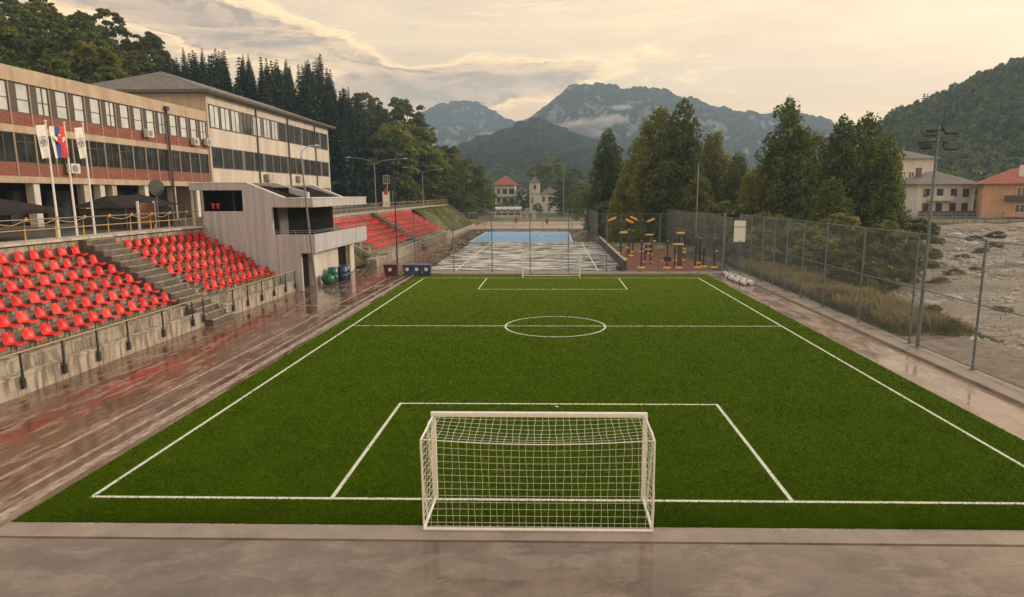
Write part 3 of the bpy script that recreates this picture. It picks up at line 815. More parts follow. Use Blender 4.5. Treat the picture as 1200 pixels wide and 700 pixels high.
# drums by the pavilion
def drum(x, y, mt, label, lying=False):
    d = empty('drum', (x, y, 0)); tag(d, label, 'drum', 'plastic drums beside the pavilion')
    m_ = MB().lathe([(.01, 0), (.38, .0), (.42, .05), (.42, .35), (.445, .37), (.42, .40), (.42, .75), (.445, .77), (.42, .8), (.42, 1.1), (.38, 1.15), (.01, 1.15)])
    b = m_.build('drum_body', M[mt], d)
    l = MB().lathe([(.01, 1.151), (.34, 1.151), (.34, 1.19), (.01, 1.19)]).build('lid', M[mt], d)
    if lying:
        d.rotation_euler = (R(90), 0, R(35)); d.location.z = .43
    return d
drum(-19.0, 53.0, 'green_plastic', 'green plastic drum lying on its side against the pavilion wall', True)
drum(-18.75, 54.1, 'green_plastic', 'green plastic drum standing between the lying drum and the blue ones')
drum(-18.2, 54.9, 'blue_bin', 'dark blue drum nearer the camera of the two blue ones')
drum(-18.35, 56.1, 'blue_bin', 'dark blue drum farther along, nearest the dark doorway')

# ------------------------------------------------------------------ school
def window(g, x, ya, yb, za, zb, pane_mat, splits=(.5,), horiz=None, fr=.07):
    f = MB(); d = .06
    f.box(x - d, x + .012, ya, ya + fr, za, zb); f.box(x - d, x + .012, yb - fr, yb, za, zb)
    f.box(x - d, x + .010, ya + fr, yb - fr, za, za + fr); f.box(x - d, x + .010, ya + fr, yb - fr, zb - fr, zb)
    W = yb - ya - 2 * fr
    for s in splits: f.box(x - d, x + .008, ya + fr + W * s - .05, ya + fr + W * s + .05, za + fr, zb - fr)
    if horiz: f.box(x - d, x + .006, ya + fr, yb - fr, za + (zb - za) * horiz - .03, za + (zb - za) * horiz + .03)
    fo = child(f, 'window', M['dark_frame'], g)
    p = MB(); 
    tilt = rnd.uniform(-.012, .012)
    p.add([(x - .03 + tilt, ya + fr, za + fr), (x - .03 - tilt, yb - fr, za + fr), (x - .03 - tilt, yb - fr, zb - fr), (x - .03 + tilt, ya + fr, zb - fr)], [(0, 1, 2, 3)])
    child(p, 'pane', M[pane_mat], fo)

def brick_wing():
    X, Ya, Yb = -40., 22.0, 75.4
    g = empty('school_building', (X, 50, 4.85)); tag(g, 'red brick and beige school wing with two bands of windows', 'school building')
    z = [8.25, 8.75, 9.75, 11.95, 12.5, 13.45, 15.65, 16.75]
    w_ = MB()
    w_.box(X - 14, X - .15, Ya, Yb, 8.25, 16.6)
    child(w_, 'wall_core', M['shade_black'], g)
    b = MB()
    b.box(X - .15, X + .12, Ya, Yb, z[0], z[1] - .003); b.box(X - .15, X + .12, Ya, Yb, z[3], z[4] - .003); b.box(X - .15, X + .16, Ya, Yb + .1, z[6] + .003, z[7])
    b.box(X - 14, X - .16, Yb, Yb + .1, z[0], z[7]); b.box(X - 14, X - .15, Ya, Yb, 16.602, 16.68)
    child(b, 'wall_band', M['beige'], g, .01)
    p = MB(); p.box(X - .15, X + .02, Ya, Yb, z[1], z[2]); p.box(X - .15, X + .02, Ya, Yb, z[4], z[5]); child(p, 'brick_panel', M['brick'], g)
    bay = 1.95; n = int((Yb - Ya) / bay)
    for i in range(n + 1):
        y = Yb - i * bay; mu = MB()
        mu.box(X + .021, X + .06, y - .07, y + .07, z[1], z[3] - .003); mu.box(X + .021, X + .06, y - .07, y + .07, z[4], z[6])
        if y > 36: child(mu, 'mullion', M['mullion'], g)
        if i < n:
            ya, yb = y - bay + .07, y - .07
            if y - bay > 36:
                window(g, X, ya, yb, z[2] + .002, z[3] - .003, 'glass', (.5,), .72 if i % 2 else None)
                window(g, X, ya + .60, yb, z[5] + .002, z[6], 'sky_pane', () if i % 4 else (.5,), .45)
                child(MB().box(X - .12, X + .015, ya, ya + .597, z[5] + .002, z[6]), 'window_pier', M['dark_frame'], g)
    # recessed ground floor with columns
    c = MB(); c.box(X - 14, X - 4.2, Ya, Yb, 4.85, 8.25); child(c, 'recessed_wall', M['shade_black'], g)
    for i, y in enumerate([24, 29, 34, 39, 44.2, 49.8, 55.2, 57.2, 58.8, 63.5, 68.2, 72.8]):
        child(MB().box(X - .75, X - .1, y - .3, y + .3, 4.85, 8.25), 'column', M['white_wall'] if i % 2 else M['lip'], g, .02)
    for i in range(9):
        ya = 40 + i * 3.9
        gl = MB().box(X - 4.19, X - 4.1, ya, ya + 2.9, 4.95, 7.7); child(gl, 'shop_window', M['glass'], g)
    for (y, zz) in ((53.3, 12.1 - 3.0), (64.0, 12.9), (72.2, 12.75), (74.9, 12.9)):
        ac = MB().box(X + .15, X + .6, y - .5, y + .5, zz, zz + .8); ac_ = child(ac, 'air_conditioner', M['white_wall'], g, .03)
        child(MB().tube([(X + .61, y - .1, zz + .4), (X + .63, y - .1, zz + .4)], .3, 16), 'fan_grille', M['grey_metal'], ac_)
    dp = MB().tube([(X + .3, 67.4, 4.9), (X + .3, 67.4, 16.2)], .11, 8); dp.box(X + .1, X + .5, 67.15, 67.65, 15.9, 16.3); child(dp, 'downpipe', M['dark_frame'], g)
brick_wing()

def tall_wing():
    X, Ya, Yb = -39.9, 75.7, 116.2
    g = empty('school_building', (X, 96, 4.85)); tag(g, 'cream panelled school block with hipped tile roof behind the pavilion', 'school building')
    c = MB().box(X - 15, X - .2, Ya + .3, Yb - .3, 4.85, 18.7); child(c, 'wall_core', M['shade_black'], g)
    b = MB()
    for (a, d) in ((4.85, 7.2), (8.45, 10.4), (12.9, 15.0), (17.75, 18.9)): b.box(X - .2, X + .05, Ya + .3, Yb - .3, a, d)
    b.box(X - 15, X + .02, Ya, Ya + .3, 4.85, 18.9); b.box(X - 15, X + .08, Yb - .3, Yb + .02, 4.85, 18.9); b.box(X - 15.2, X - 15.0, Ya, Yb, 4.85, 18.9)
    child(b, 'wall', M['cream'], g, .01)
    inf = MB().box(X - .2, X - .03, Ya + .3, Yb - 1.2, 10.4, 12.9); inf.box(X - .2, X - .03, Ya + .3, Yb - 1.2, 15., 17.75); inf.box(X - .2, X - .03, Ya + .3, Yb - .3, 7.2, 8.45)
    child(inf, 'infill_panel', M['infill'], g)
    y = Ya + .6; i = 0
    while y < Yb - 3:
        wd = (2.1, 2.1, 2.1, 2.3, 2.3)[i % 5]
        window(g, X + .02, y, y + wd, 15.1, 17.7, 'glass' if i > 6 or i == 3 else 'sky_pane', (.5,)); window(g, X + .02, y, y + wd, 10.5, 12.85, 'glass', (.5,))
        y += wd + (.45, .45, .95, .45, .95)[i % 5]; i += 1
    ribs = MB()
    for y in (88.0, 98.4, 109.5): ribs.tube([(X + .18, y, 4.9), (X + .18, y, 18.6)], .1, 8)
    child(ribs, 'downpipe', M['dark_frame'], g)
    for (y, zz) in ((90.3, 9.2), (101.5, 9.3)):
        ac = MB().box(X + .15, X + .7, y - .9, y + .9, zz, zz + .9); child(ac, 'air_conditioner', M['lip'], g, .03)
    # hipped roof with eave
    e = 1.1; x0_, x1_, ya, yb = X - 15 - e, X + e, Ya - 1.4, Yb + e; xm = X - 8.4; zt = 22.4
    r = MB(); v = [(x0_, ya, 19.1), (x1_, ya, 19.1), (x1_, yb, 19.1), (x0_, yb, 19.1), (xm, ya + 7.5, zt), (xm, yb - 8.5, zt)]
    r.add(v, [(0, 1, 4), (1, 2, 5, 4), (2, 3, 5), (3, 0, 4, 5), (3, 2, 1, 0)])
    child(r, 'roof', M['roof_grey'], g)
    ev = MB().box(x0_ + .01, x1_ - .01, ya + .01, yb - .01, 18.82, 19.08); ev.box(x1_ + .001, x1_ + .12, ya, yb, 18.95, 19.16); child(ev, 'eave', M['eave'], g)
tall_wing()

# flags
def flag(x, y, ztop, kind, label, zb=5.0):
    p = empty('flagpole', (x, y, 4.88)); tag(p, label, 'flagpole', 'flagpoles on the terrace')
    child(MB().tube([(x, y, 4.88), (x, y, ztop)], [.07, .045], 10), 'pole', M['white_paint'], p)
    child(MB().lathe([(.01, 0), (.07, .03), (.07, .1), (.01, .13)], (x, y, ztop), 10), 'finial', M['white_paint'], p)
    W_, H_ = (.66, 1.8) if kind == 'w' else (1.12, 1.75)
    top = ztop - .15
    nu, nv = 18, 16; v = []; f = []
    sgn = -1
    for j in range(nv + 1):
        for i in range(nu + 1):
            u = i / nu; t = j / nv
            yy = y + (.08 if sgn > 0 else -.08) + sgn * u * W_ * (1 - .08 * t)
            v.append((x + .10 * math.sin(u * 6 + t * 2.) * t + .02, yy, top - t * H_ - .10 * u))
    for j in range(nv):
        for i in range(nu): a = j * (nu + 1) + i; f.append((a, a + 1, a + nu + 2, a + nu + 1))
    m_ = MB()
    for q, fc in enumerate(f):
        i = q % nu; m_.f.append(fc); m_.smooth.append(True); m_.m.append(0 if kind == 'w' else (2 if i < nu / 3 else (1 if i < 2 * nu / 3 else 0)))
    m_.v = v
    fl = child(m_, 'flag', [M['white_cloth'], M['flag_blue'], M['flag_red']], p)
    e = MB()
    def disc(yc, zc, r1_, r0_, dx=.09, mi=0):
        n = 20
        for k in range(n):
            a0, a1 = 2 * math.pi * k / n, 2 * math.pi * (k + 1) / n
            e.quad((x + dx + .03, yc + r0_ * .8 * math.cos(a0), zc + r0_ * math.sin(a0)), (x + dx + .03, yc + r1_ * .8 * math.cos(a0), zc + r1_ * math.sin(a0)),
                   (x + dx + .03, yc + r1_ * .8 * math.cos(a1), zc + r1_ * math.sin(a1)), (x + dx + .03, yc + r0_ * .8 * math.cos(a1), zc + r0_ * math.sin(a1)), mi)
    if kind == 'w':
        yc = y - .08 - W_ * .48; zc = top - H_ * .5
        disc(yc, zc, .28, .22, .12); e.box(x + .14, x + .15, yc - .1, yc + .1, zc - .12, zc + .10)
        child(e, 'emblem', M['grey_ink'], fl)
    else:
        yc = y - .08 - W_ * .50; zc = top - H_ * .42
        e.box(x + .13, x + .14, yc - .16, yc + .16, zc - .18, zc + .12, 0); e.prism([(yc - .16, zc - .18), (yc + .16, zc - .18), (yc, zc - .34)], 'x', x + .13, x + .14, 0)
        for s in (-1, 1): e.prism([(yc + s * .18, zc + .05), (yc + s * .36, zc + .16), (yc + s * .40, zc - .02), (yc + s * .2, zc - .2)], 'x', x + .128, x + .138, 1)
        e.box(x + .13, x + .14, yc - .1, yc + .1, zc + .14, zc + .26, 2)
        child(e, 'coat_of_arms', [M['flag_red'], M['white_cloth'], M['gold']], fl)
flag(-28.2, 36.2, 11.35, 'w', 'white pole with narrow white emblem flag, leftmost of the three')
flag(-28.2, 37.6, 11.4, 't', 'white pole with the white, blue and red flag')
flag(-28.2, 39.1, 11.5, 'w', 'white pole with narrow white flag standing apart from the other two')

# market hut, parasol, round sign, benches on the terrace
def hut():
    g = empty('market_hut', (-33, 51, 4.88)); tag(g, 'dark hut under a grey pitched tarpaulin roof behind the terrace railing', 'market hut')
    x0_, x1_, ya, yb = -34.8, -31.6, 46.9, 53.2
    r = MB().add([(x0_ - .3, ya - .4, 6.45), (x1_ + .3, ya - .4, 6.35), (x1_ + .3, yb + .8, 6.55), (x0_ - .3, yb + .8, 6.7), ((x0_ + x1_) / 2 - .6, ya + 1.5, 7.25), ((x0_ + x1_) / 2 - .6, yb - .6, 7.4)],
                 [(0, 1, 4), (1, 2, 5, 4), (2, 3, 5), (3, 0, 4, 5), (3, 2, 1, 0)])
    child(r, 'roof', M['dark_tarp'], g)
    b = MB().box(x0_, x1_, ya, yb, 4.88, 6.34); child(b, 'wall', M['dark_wood'], g, .02)
    c = MB().box(x1_ + .02, x1_ + .25, ya + .4, yb - .4, 5.75, 5.85); child(c, 'counter', M['brown_board'], g)
    for y in (ya + .1, yb + .5): child(MB().tube([(x1_ + .2, y, 4.88), (x1_ + .2, y, 6.4)], .05, 6), 'post', M['grey_metal'], g)
hut()
def parasol():
    g = empty('parasol', (-32, 36.3, 4.88)); tag(g, 'wide dark square parasol cut by the left edge of the photo', 'parasol')
    x, y = -32., 35.6; v = [(x - 2.6, y - 2.6, 6.55), (x + 2.6, y - 2.6, 6.55), (x + 2.6, y + 2.6, 6.55), (x - 2.6, y + 2.6, 6.55), (x, y, 7.35)]
    c = MB().add(v, [(0, 1, 4), (1, 2, 4), (2, 3, 4), (3, 0, 4)]); c.add([(a, b, z - .06) for a, b, z in v], [(1, 0, 4), (2, 1, 4), (3, 2, 4), (0, 3, 4)])
    for k in range(4):
        a, b = v[k], v[(k + 1) % 4]; c.quad(a, b, (b[0], b[1], b[2] - .25), (a[0], a[1], a[2] - .25))
    child(c, 'canopy', M['dark_tarp'], g); child(MB().tube([(x, y, 4.88), (x, y, 7.3)], .05, 8), 'pole', M['dark_wood'], g)
    child(MB().box(x - .4, x + .4, y - .4, y + .4, 4.88, 5.0), 'base', M['concrete'], g, .02)
parasol()
def table(x, y, label):
    g = empty('cafe_table', (x, y, 4.88)); tag(g, label, 'table', 'cafe tables under the school arcade')
    child(MB().box(x - .45, x + .45, y - .45, y + .45, 5.6, 5.65), 'table_top', M['dark_wood'], g, .01)
    child(MB().tube([(x, y, 4.88), (x, y, 5.6)], .05, 8), 'leg', M['black'], g)
for x, y, l in ((-30.5, 33.2, 'dark cafe table under the parasol, nearer the railing'), (-32.8, 37.3, 'dark cafe table under the parasol, farther back'), (-33.5, 43.0, 'dark cafe table between the flagpoles and the market hut')): table(x, y, l)
g = empty('round_sign', (-29.2, 47.3, 4.88)); tag(g, 'dark round sign on a thin pole beside the market hut', 'sign')
child(MB().tube([(-29.2, 47.3, 4.88), (-29.2, 47.3, 8.4)], .045, 8), 'pole', M['grey_metal'], g)
child(MB().tube([(-29.13, 47.27, 7.85), (-29.08, 47.25, 7.85)], .62, 24), 'sign_plate', M['black'], g)
for (y, l) in ((47.6, 'brown timber panel by the terrace end beside the pavilion'),):
    g = empty('timber_screen', (-28.6, 46.2, 4.88)); tag(g, l, 'screen')
    child(MB().box(-29.6, -29.5, 45.6, 47.4, 5.2, 6.75), 'panel', M['brown_board'], g, .01)
    for yy in (45.55, 47.45): child(MB().box(-29.62, -29.48, yy - .05, yy + .05, 4.88, 6.9), 'post', M['white_paint'], g)

# ------------------------------------------------------------------ fences
def chain(mb, o, ud, L_, H_, s=.11, r=.0026):
    """chain-link wires on the vertical rectangle from o along ud"""
    ud = Vector(ud); o = Vector(o); c = -H_
    nrm = Vector((-ud.y, ud.x, 0)); 
    while c < L_:
        for sg in (1, -1):
            # line u = c + t, z = t (sg 1) or z = H - t
            t0, t1 = max(0, -c), min(H_, L_ - c)
            if t1 - t0 < .02: continue
            pts = []
            for t in (t0, t1):
                z = t if sg > 0 else H_ - t
                pts.append(o + ud * (c + t) + Vector((0, 0, z)))
            d = (pts[1] - pts[0]).normalized(); w_ = d.cross(nrm).normalized()
            ring = [w_ * r, nrm * r * .9 * sg - w_ * r * .5, nrm * -r * .9 * sg - w_ * r * .5]
            mb.add([pts[0] + q for q in ring] + [pts[1] + q for q in ring], [(0, 1, 4, 3), (1, 2, 5, 4), (2, 0, 3, 5)])
        c += s * 1.414
def fence_run(label, p0, ud, L_, H_, posts, zb=.13, mid=True, pr=.05, mesh=True, s=.10, r=.0034, capw=False, mt='fence_post'):
    g = empty('wire_fence', (p0[0], p0[1], zb)); tag(g, label, 'fence', 'tall wire mesh fences round the pitch')
    ud = Vector(ud); o = Vector((p0[0], p0[1], zb))
    for t in posts:
        a = o + ud * t
        pm_ = MB().tube([a, a + Vector((0, 0, H_ + .05))], pr, 8); pm_.box(a.x - .1, a.x + .1, a.y - .1, a.y + .1, zb, zb + .02)
        child(pm_, 'post', M[mt], g)
    for z in ([.1, H_ * .515, H_] if mid else [.1, H_]):
        child(MB().tube([o + Vector((0, 0, z)) + ud * posts[0], o + Vector((0, 0, z)) + ud * posts[-1]], .026, 6), 'rail', M[mt], g)
    if mesh:
        m_ = MB(); chain(m_, o + Vector((0, 0, .08)) + ud * posts[0] + Vector((-ud.y, ud.x, 0)) * .04, ud, posts[-1] - posts[0], H_ - .08, s, r)
        child(m_, 'wire_mesh', M['wire'], g)
    return g
py_ = [13.5, 17.7, 21.9, 26.0, 30.75, 36.0, 40.9, 44.6, 47.75, 50.4, 53.2, 56.4, 59.9]
fence_run('tall wire fence along the right side of the pitch', (17.3, 0), (0, 1, 0), 60, 5.3, py_)
fence_run('wire fence running on beside the outdoor gym to the trees', (17.35, 60.4), (0, 1, 0), 50, 5.0, [0.2, 4.5, 9, 13.5, 18, 22.5, 27, 31.5, 36, 40.5], zb=.0)
fx = [-13.0, -9.35, -5.7, -2.1, 1.5, 5.1, 10.0, 16.1]
fence_run('wire fence across the far end of the pitch behind the small goal', (0, 60.3), (1, 0, 0), 30, 5.4, fx, zb=.05, mid=False, pr=.045, s=.13, r=.0022)
fence_run('wire fence beyond the blue court with pale top bar', (0, 133.5), (1, 0, 0), 30, 4.2, [-20, -14, -8, -2, 4, 10, 16], zb=.0, mid=False, pr=.06, s=.25, r=.003, mt='grey_metal')
fence_run('short wire fence between the grey court and the gym', (6.6, 95.5), (0, 1, 0), 36, 4.6, [0, 6, 12, 18, 24, 30, 36], zb=.0, mid=True, pr=.06, s=.2, r=.003, mt='grey_metal')

# ------------------------------------------------------------------ poles and lamps
def arm_curve(p, dx, dy, h, n=8):
    return [(p[0] + dx * (1 - math.cos(math.pi / 2 * t / n)), p[1] + dy * (1 - math.cos(math.pi / 2 * t / n)), p[2] + h * math.sin(math.pi / 2 * t / n)) for t in range(n + 1)]
def street_lamp(x, y, zb, h, arms, label, r=.09, mat='grey_metal', lean=0.):
    g = empty('street_lamp', (x, y, zb)); tag(g, label, 'street lamp', 'street lamps')
    child(MB().tube([(x, y, zb), (x, y + lean, zb + h)], [r, r * .6], 10), 'pole', M[mat], g); y += lean
    child(MB().tube([(x, y - lean, zb), (x, y - lean, zb + .5)], r * 1.5, 10), 'base_sleeve', M[mat], g)
    for (dx, dy, dh) in arms:
        a = MB().tube(arm_curve((x, y, zb + h), dx, dy, dh), r * .5, 8); child(a, 'arm', M[mat], g)
        L_ = math.hypot(dx, dy); ux, uy = dx / L_, dy / L_
        ex, ey, ez = x + dx, y + dy, zb + h + dh
        hd = MB().tube([(ex - ux * .1, ey - uy * .1, ez), (ex + ux * .35, ey + uy * .35, ez + .03), (ex + ux * .75, ey + uy * .75, ez)], [.07, .15, .08], 8)
        child(hd, 'lamp_head', M['grey_metal'], g)
street_lamp(-17.8, 47.5, 0, 9.9, [(0.1, 2.6, 1.0)], 'grey street lamp standing at the corner of the pavilion balcony', lean=-1.4)
street_lamp(-26.2, 95.8, 4.85, 6.6, [(-3.6, .3, 1.2), (4.2, .3, 1.0)], 'two-armed grey street lamp above the far stand, nearer one', .085)
street_lamp(-26.6, 133, 4.85, 6.6, [(-3.4, .3, 1.2), (3.6, .3, .9)], 'two-armed grey street lamp above the grass bank, farther one', .085)
def flood_pole():
    x, y = 17.28, 30.0
    g = empty('floodlight_mast', (x, y, .13)); tag(g, 'leaning steel mast with four floodlights rising through the right fence', 'floodlight')
    child(MB().tube([(x, y, .13), (x + .05, y + .02, 10.3)], [.085, .055], 12), 'mast', M['fence_post'], g)
    child(MB().box(x - .22, x + .22, y - .22, y + .22, .13, .16), 'base_plate', M['grey_metal'], g)
    c = MB()
    for z in (9.6, 10.1): c.tube([(x - .55, y - .1, z), (x + .6, y + .15, z)], .035, 6)
    child(c, 'crossarm', M['black'], g)
    for (dx, dz, t) in ((-.55, 9.45, .3), (.55, 9.4, -.3), (-.45, 10.0, .4), (.5, 10.1, -.2)):
        h = MB(); cx_, cz_ = x + dx, dz
        h.add([(cx_ - .28, y - .25, cz_ - .14), (cx_ + .28, y - .25, cz_ - .14), (cx_ + .24, y + .1, cz_ + .18), (cx_ - .24, y + .1, cz_ + .18), (cx_ - .28, y - .2, cz_ - .2), (cx_ + .28, y - .2, cz_ - .2), (cx_ + .2, y + .2, cz_ + .08), (cx_ - .2, y + .2, cz_ + .08)],
              [(0, 1, 2, 3), (7, 6, 5, 4), (0, 4, 5, 1), (1, 5, 6, 2), (2, 6, 7, 3), (3, 7, 4, 0)])
        child(h, 'floodlight_head', M['black'], g, .01)
flood_pole()
def thin_pole(x, y, h, r, mat, label, name='pole_mast', zb=0., extra=None):
    g = empty(name, (x, y, zb)); tag(g, label, 'pole', 'plain poles')
    child(MB().tube([(x, y, zb), (x, y, zb + h)], [r, r * .6], 10), 'mast', M[mat], g)
    if extra: extra(g)
    return g
def camx(g):
    m_ = MB().box(-15.0, -14.4, 60.2, 60.45, 8.6, 8.9); m_.box(-14.75, -14.3, 60.1, 60.5, 9.1, 9.3); child(m_, 'lamp_head', M['black'], g, .02)
thin_pole(-14.7, 60.3, 9.6, .075, 'black', 'slim black pole behind the maroon bin at the far left corner', extra=camx)
thin_pole(16.9, 76.2, 10.8, .085, 'grey_metal', 'tall bare grey pole standing behind the outdoor gym')
thin_pole(15.9, 60.0, 5.6, .07, 'grey_metal', 'short grey pole at the far right corner of the pitch')
thin_pole(2.9, 170, 14, .12, 'grey_metal', 'thin pole before the trees right of the church')
def sign_frame():
    g = empty('notice_board', (-24.0, 100, 4.93)); tag(g, 'white notice board with a red emblem above the far stand', 'notice board')
    y = 97.5; x0_ = -24.7
    child(MB().box(-25.6, -24.6, y, y + .1, 5.4, 7.7), 'board', M['white_cloth'], g, .01)
    child(MB().tube([(-25.1, y - .02, 7.55), (-25.1, y - .04, 7.55)], .32, 16), 'emblem', M['red_paint'], g)
    child(MB().tube([(-25.1, y - .02, 8.1), (-25.1, y - .04, 8.1)], .16, 12), 'crest', M['red_paint'], g)
    for xx in (-25.65, -24.55, -24.1): child(MB().tube([(xx, y + .05, 4.93), (xx, y + .05, 7.9 if xx > -25 else 7.7)], .05, 6), 'post', M['grey_metal'], g)
sign_frame()
def display():
    y = 97.6; g = empty('sign_frame', (-24.9, y, 9)); tag(g, 'small pale square sign hanging dark against the trees above the notice board', 'sign')
    f = MB(); x0_, x1_ = -25.45, -24.45; z0_, z1_ = 8.9, 10.15
    f.box(x0_, x1_, y, y + .05, z0_, z0_ + .06); f.box(x0_, x1_, y, y + .05, z1_ - .06, z1_)
    for xx in (x0_, x0_ + .31, x0_ + .62, x1_ - .07): f.box(xx, xx + .07, y, y + .05, z0_ + .06, z1_ - .06)
    f.tube([(-24.9, y + .1, 4.93), (-24.9, y + .1, 9.0)], .05, 6)
    child(f, 'frame', M['lip'], g)
display()

def basketball():
    g = empty('basketball_backboard', (16.9, 56, 0)); tag(g, 'white basketball backboard held on a pole by the right fence', 'backboard')
    child(MB().tube([(16.75, 57.2, .13), (16.75, 57.2, 4.0)], .05, 8), 'post', M['fence_post'], g)
    child(MB().box(15.95, 16.95, 56.9, 56.96, 3.1, 4.95), 'board', M['white_paint'], g, .01)
    b = MB(); b.box(15.93, 16.97, 56.88, 56.9, 4.38, 4.44)
    child(b, 'board_line', M['grey_ink'], g)
    rim = [(16.45 + .2 * math.cos(a * math.pi / 8), 56.65 + .2 * math.sin(a * math.pi / 8), 3.2) for a in range(17)]
    child(MB().tube(rim, .014, 5), 'hoop', M['grey_metal'], g)
    child(MB().tube([(16.75, 57.2, 3.9), (16.5, 56.97, 3.9)], .03, 6), 'bracket', M['grey_metal'], g)
basketball()
def floor_bracket(): pass
# rolled tarpaulins
def tarp_roll(x, y, L_, r, label, a):
    dx, dy = -math.sin(a), math.cos(a)
    pts = []; rs = []
    n = 16
    for i in range(n + 1):
        t = i / n; pts.append((x + dx * L_ * t + .02 * math.sin(9 * t), y + dy * L_ * t, r + .01 + .01 * math.sin(13 * t)))
        rs.append(r * (.72 if i in (0, n) else (1 - .10 * abs(math.sin(t * 9)))))
    g = empty('tarpaulin_roll', (x, y, 0)); tag(g, label, 'rolled tarpaulin', 'white tarpaulin rolls by the fence')
    child(MB().tube(pts, rs, 14), 'roll', M['tarp_white'], g)
    s = MB()
    for t in (.18, .5, .82):
        p = (x + dx * L_ * t, y + dy * L_ * t, r + .01); q = (x + dx * (L_ * t + .07), y + dy * (L_ * t + .07), r + .01)
        s.tube([p, q], r * 1.03, 14)
    child(s, 'strap', M['black'], g)
tarp_roll(15.95, 51.2, 4.4, .23, 'white rolled tarpaulin nearest the fence beside the turf corner', .04)
tarp_roll(15.45, 51.3, 4.6, .21, 'white rolled tarpaulin lying on the pitch side of the other rolls', .06)
tarp_roll(15.65, 56.1, 2.6, .2, 'short white rolled tarpaulin at the far end of the rolls', .02)

# bins
def bin_(x, y, w_, d_, h_, mt, label, sticker=True):
    g = empty('wheeled_bin', (x, y, 0)); tag(g, label, 'wheeled bin', 'bins at the corner of the pitch')
    b = MB(); t = .08
    b.add([(x - w_ / 2 + t, y - d_ / 2 + t, .08), (x + w_ / 2 - t, y - d_ / 2 + t, .08), (x + w_ / 2 - t, y + d_ / 2 - t, .08), (x - w_ / 2 + t, y + d_ / 2 - t, .08),
           (x - w_ / 2, y - d_ / 2, h_), (x + w_ / 2, y - d_ / 2, h_), (x + w_ / 2, y + d_ / 2, h_), (x - w_ / 2, y + d_ / 2, h_)], [(3, 2, 1, 0), (4, 5, 6, 7), (0, 1, 5, 4), (1, 2, 6, 5), (2, 3, 7, 6), (3, 0, 4, 7)])
    child(b, 'bin_body', M[mt], g, .03)
    child(MB().prism([(y - d_ / 2 - .05, h_ + .005), (y + d_ / 2 + .03, h_ + .005), (y + d_ / 2 + .03, h_ + .12), (y, h_ + .16), (y - d_ / 2 - .05, h_ + .06)], 'x', x - w_ / 2 - .03, x + w_ / 2 + .03), 'lid', M[mt], g, .02)
    for s in (-1, 1): child(MB().tube([(x + s * (w_ / 2 - .12), y + d_ / 2 - .1, .09), (x + s * (w_ / 2 - .06), y + d_ / 2 - .1, .09)], .09, 12), 'wheel', M['black'], g)
    if sticker: child(MB().box(x - .14, x + .14, y - d_ / 2 - .012, y - d_ / 2 - .004, h_ * .5, h_ * .5 + .28), 'sticker', M['white_cloth'], g)
bin_(-14.55, 57.3, 1.15, .9, 1.05, 'maroon_bin', 'dark maroon bin at the foot of the slim black pole')
for i, l in enumerate(('dark blue bin, nearest the maroon one', 'dark blue bin in the middle of three', 'dark blue bin, rightmost, by the turf edge')):
    bin_(-13.15 + i * .86, 57.9, .8, .8, .95, 'blue_bin', l)

M['brown_face'] = pm('dark_brown_wall', (.035, .022, .016), (.07, .045, .033), 1.5, .7)  # wall face, much darker than its coping
# outdoor gym
def gym(name, label, x, y, fn):
    g = empty(name, (x, y, .03)); tag(g, label, 'gym machine', 'outdoor gym machines'); fn(g, x, y); return g
def post_(g, x, y, h, cap=True, r=.075):
    child(MB().tube([(x, y, .03), (x, y, h)], r, 10), 'post', M['black'], g)
    child(MB().lathe([(.01, 0), (r * 1.15, 0), (r * 1.15, .08), (.01, .12)], (x, y, h), 10), 'cap', M['grey_metal'], g)
def pad(g, x, y, z, L_=.55, r=.13, ax=(1, 0, 0), name='pad'):
    a = Vector(ax).normalized() * L_ / 2; c = Vector((x, y, z))
    child(MB().tube([c - a, c - a * .7, c + a * .7, c + a], [r * .5, r, r, r * .5], 10), name, M['yellow'], g)
def foot(g, x, y): child(MB().lathe([(.01, 0), (.42, 0), (.42, .06), (.30, .16), (.01, .18)], (x, y, .03), 14), 'foot_plate', M['yellow'], g)
def pulls(g, x, y):
    post_(g, x - .35, y, 3.4); post_(g, x + .35, y, 3.2); foot(g, x, y - .3); pad(g, x - .1, y, 3.0, .9, .16); pad(g, x + .3, y - .2, 1.3, .4)
    child(MB().tube([(x - .5, y, 2.6), (x + .6, y, 2.8)], .04, 6), 'bar', M['black'], g)
def arm_m(g, x, y):
    post_(g, x, y, 4.0, r=.11); 
    for s in (-1, 1):
        child(MB().tube([(x, y, 3.7), (x + s * .7, y, 3.9), (x + s * 1.1, y, 4.0)], .05, 6), 'lever', M['black'], g)
        pad(g, x + s * 1.05, y - .05, 4.1 - .12 * s, 1.1, .15, (1, 0, .45 if (x < 9) == (s < 0) or s > 0 and x > 9 else -.45))
    foot(g, x, y)
def walker(g, x, y):
    post_(g, x - .3, y, 1.6); post_(g, x + .3, y, 1.6)
    for s in (-1, 1):
        child(MB().tube([(x + s * .25, y, 1.5), (x + s * .35, y - .2, .35)], .035, 6), 'swing_arm', M['black'], g); pad(g, x + s * .35, y - .2, .32, .6, .1, (0, 1, 0), 'foot_rest')
    pad(g, x, y - .05, 1.6, .7, .08)
def single(g, x, y): post_(g, x, y, 2.7); foot(g, x, y)
def double(g, x, y): post_(g, x - .2, y, 3.1, r=.09); post_(g, x + .25, y + .2, 2.9, r=.09); foot(g, x, y - .1); pad(g, x + .1, y, .5, .5, .12)
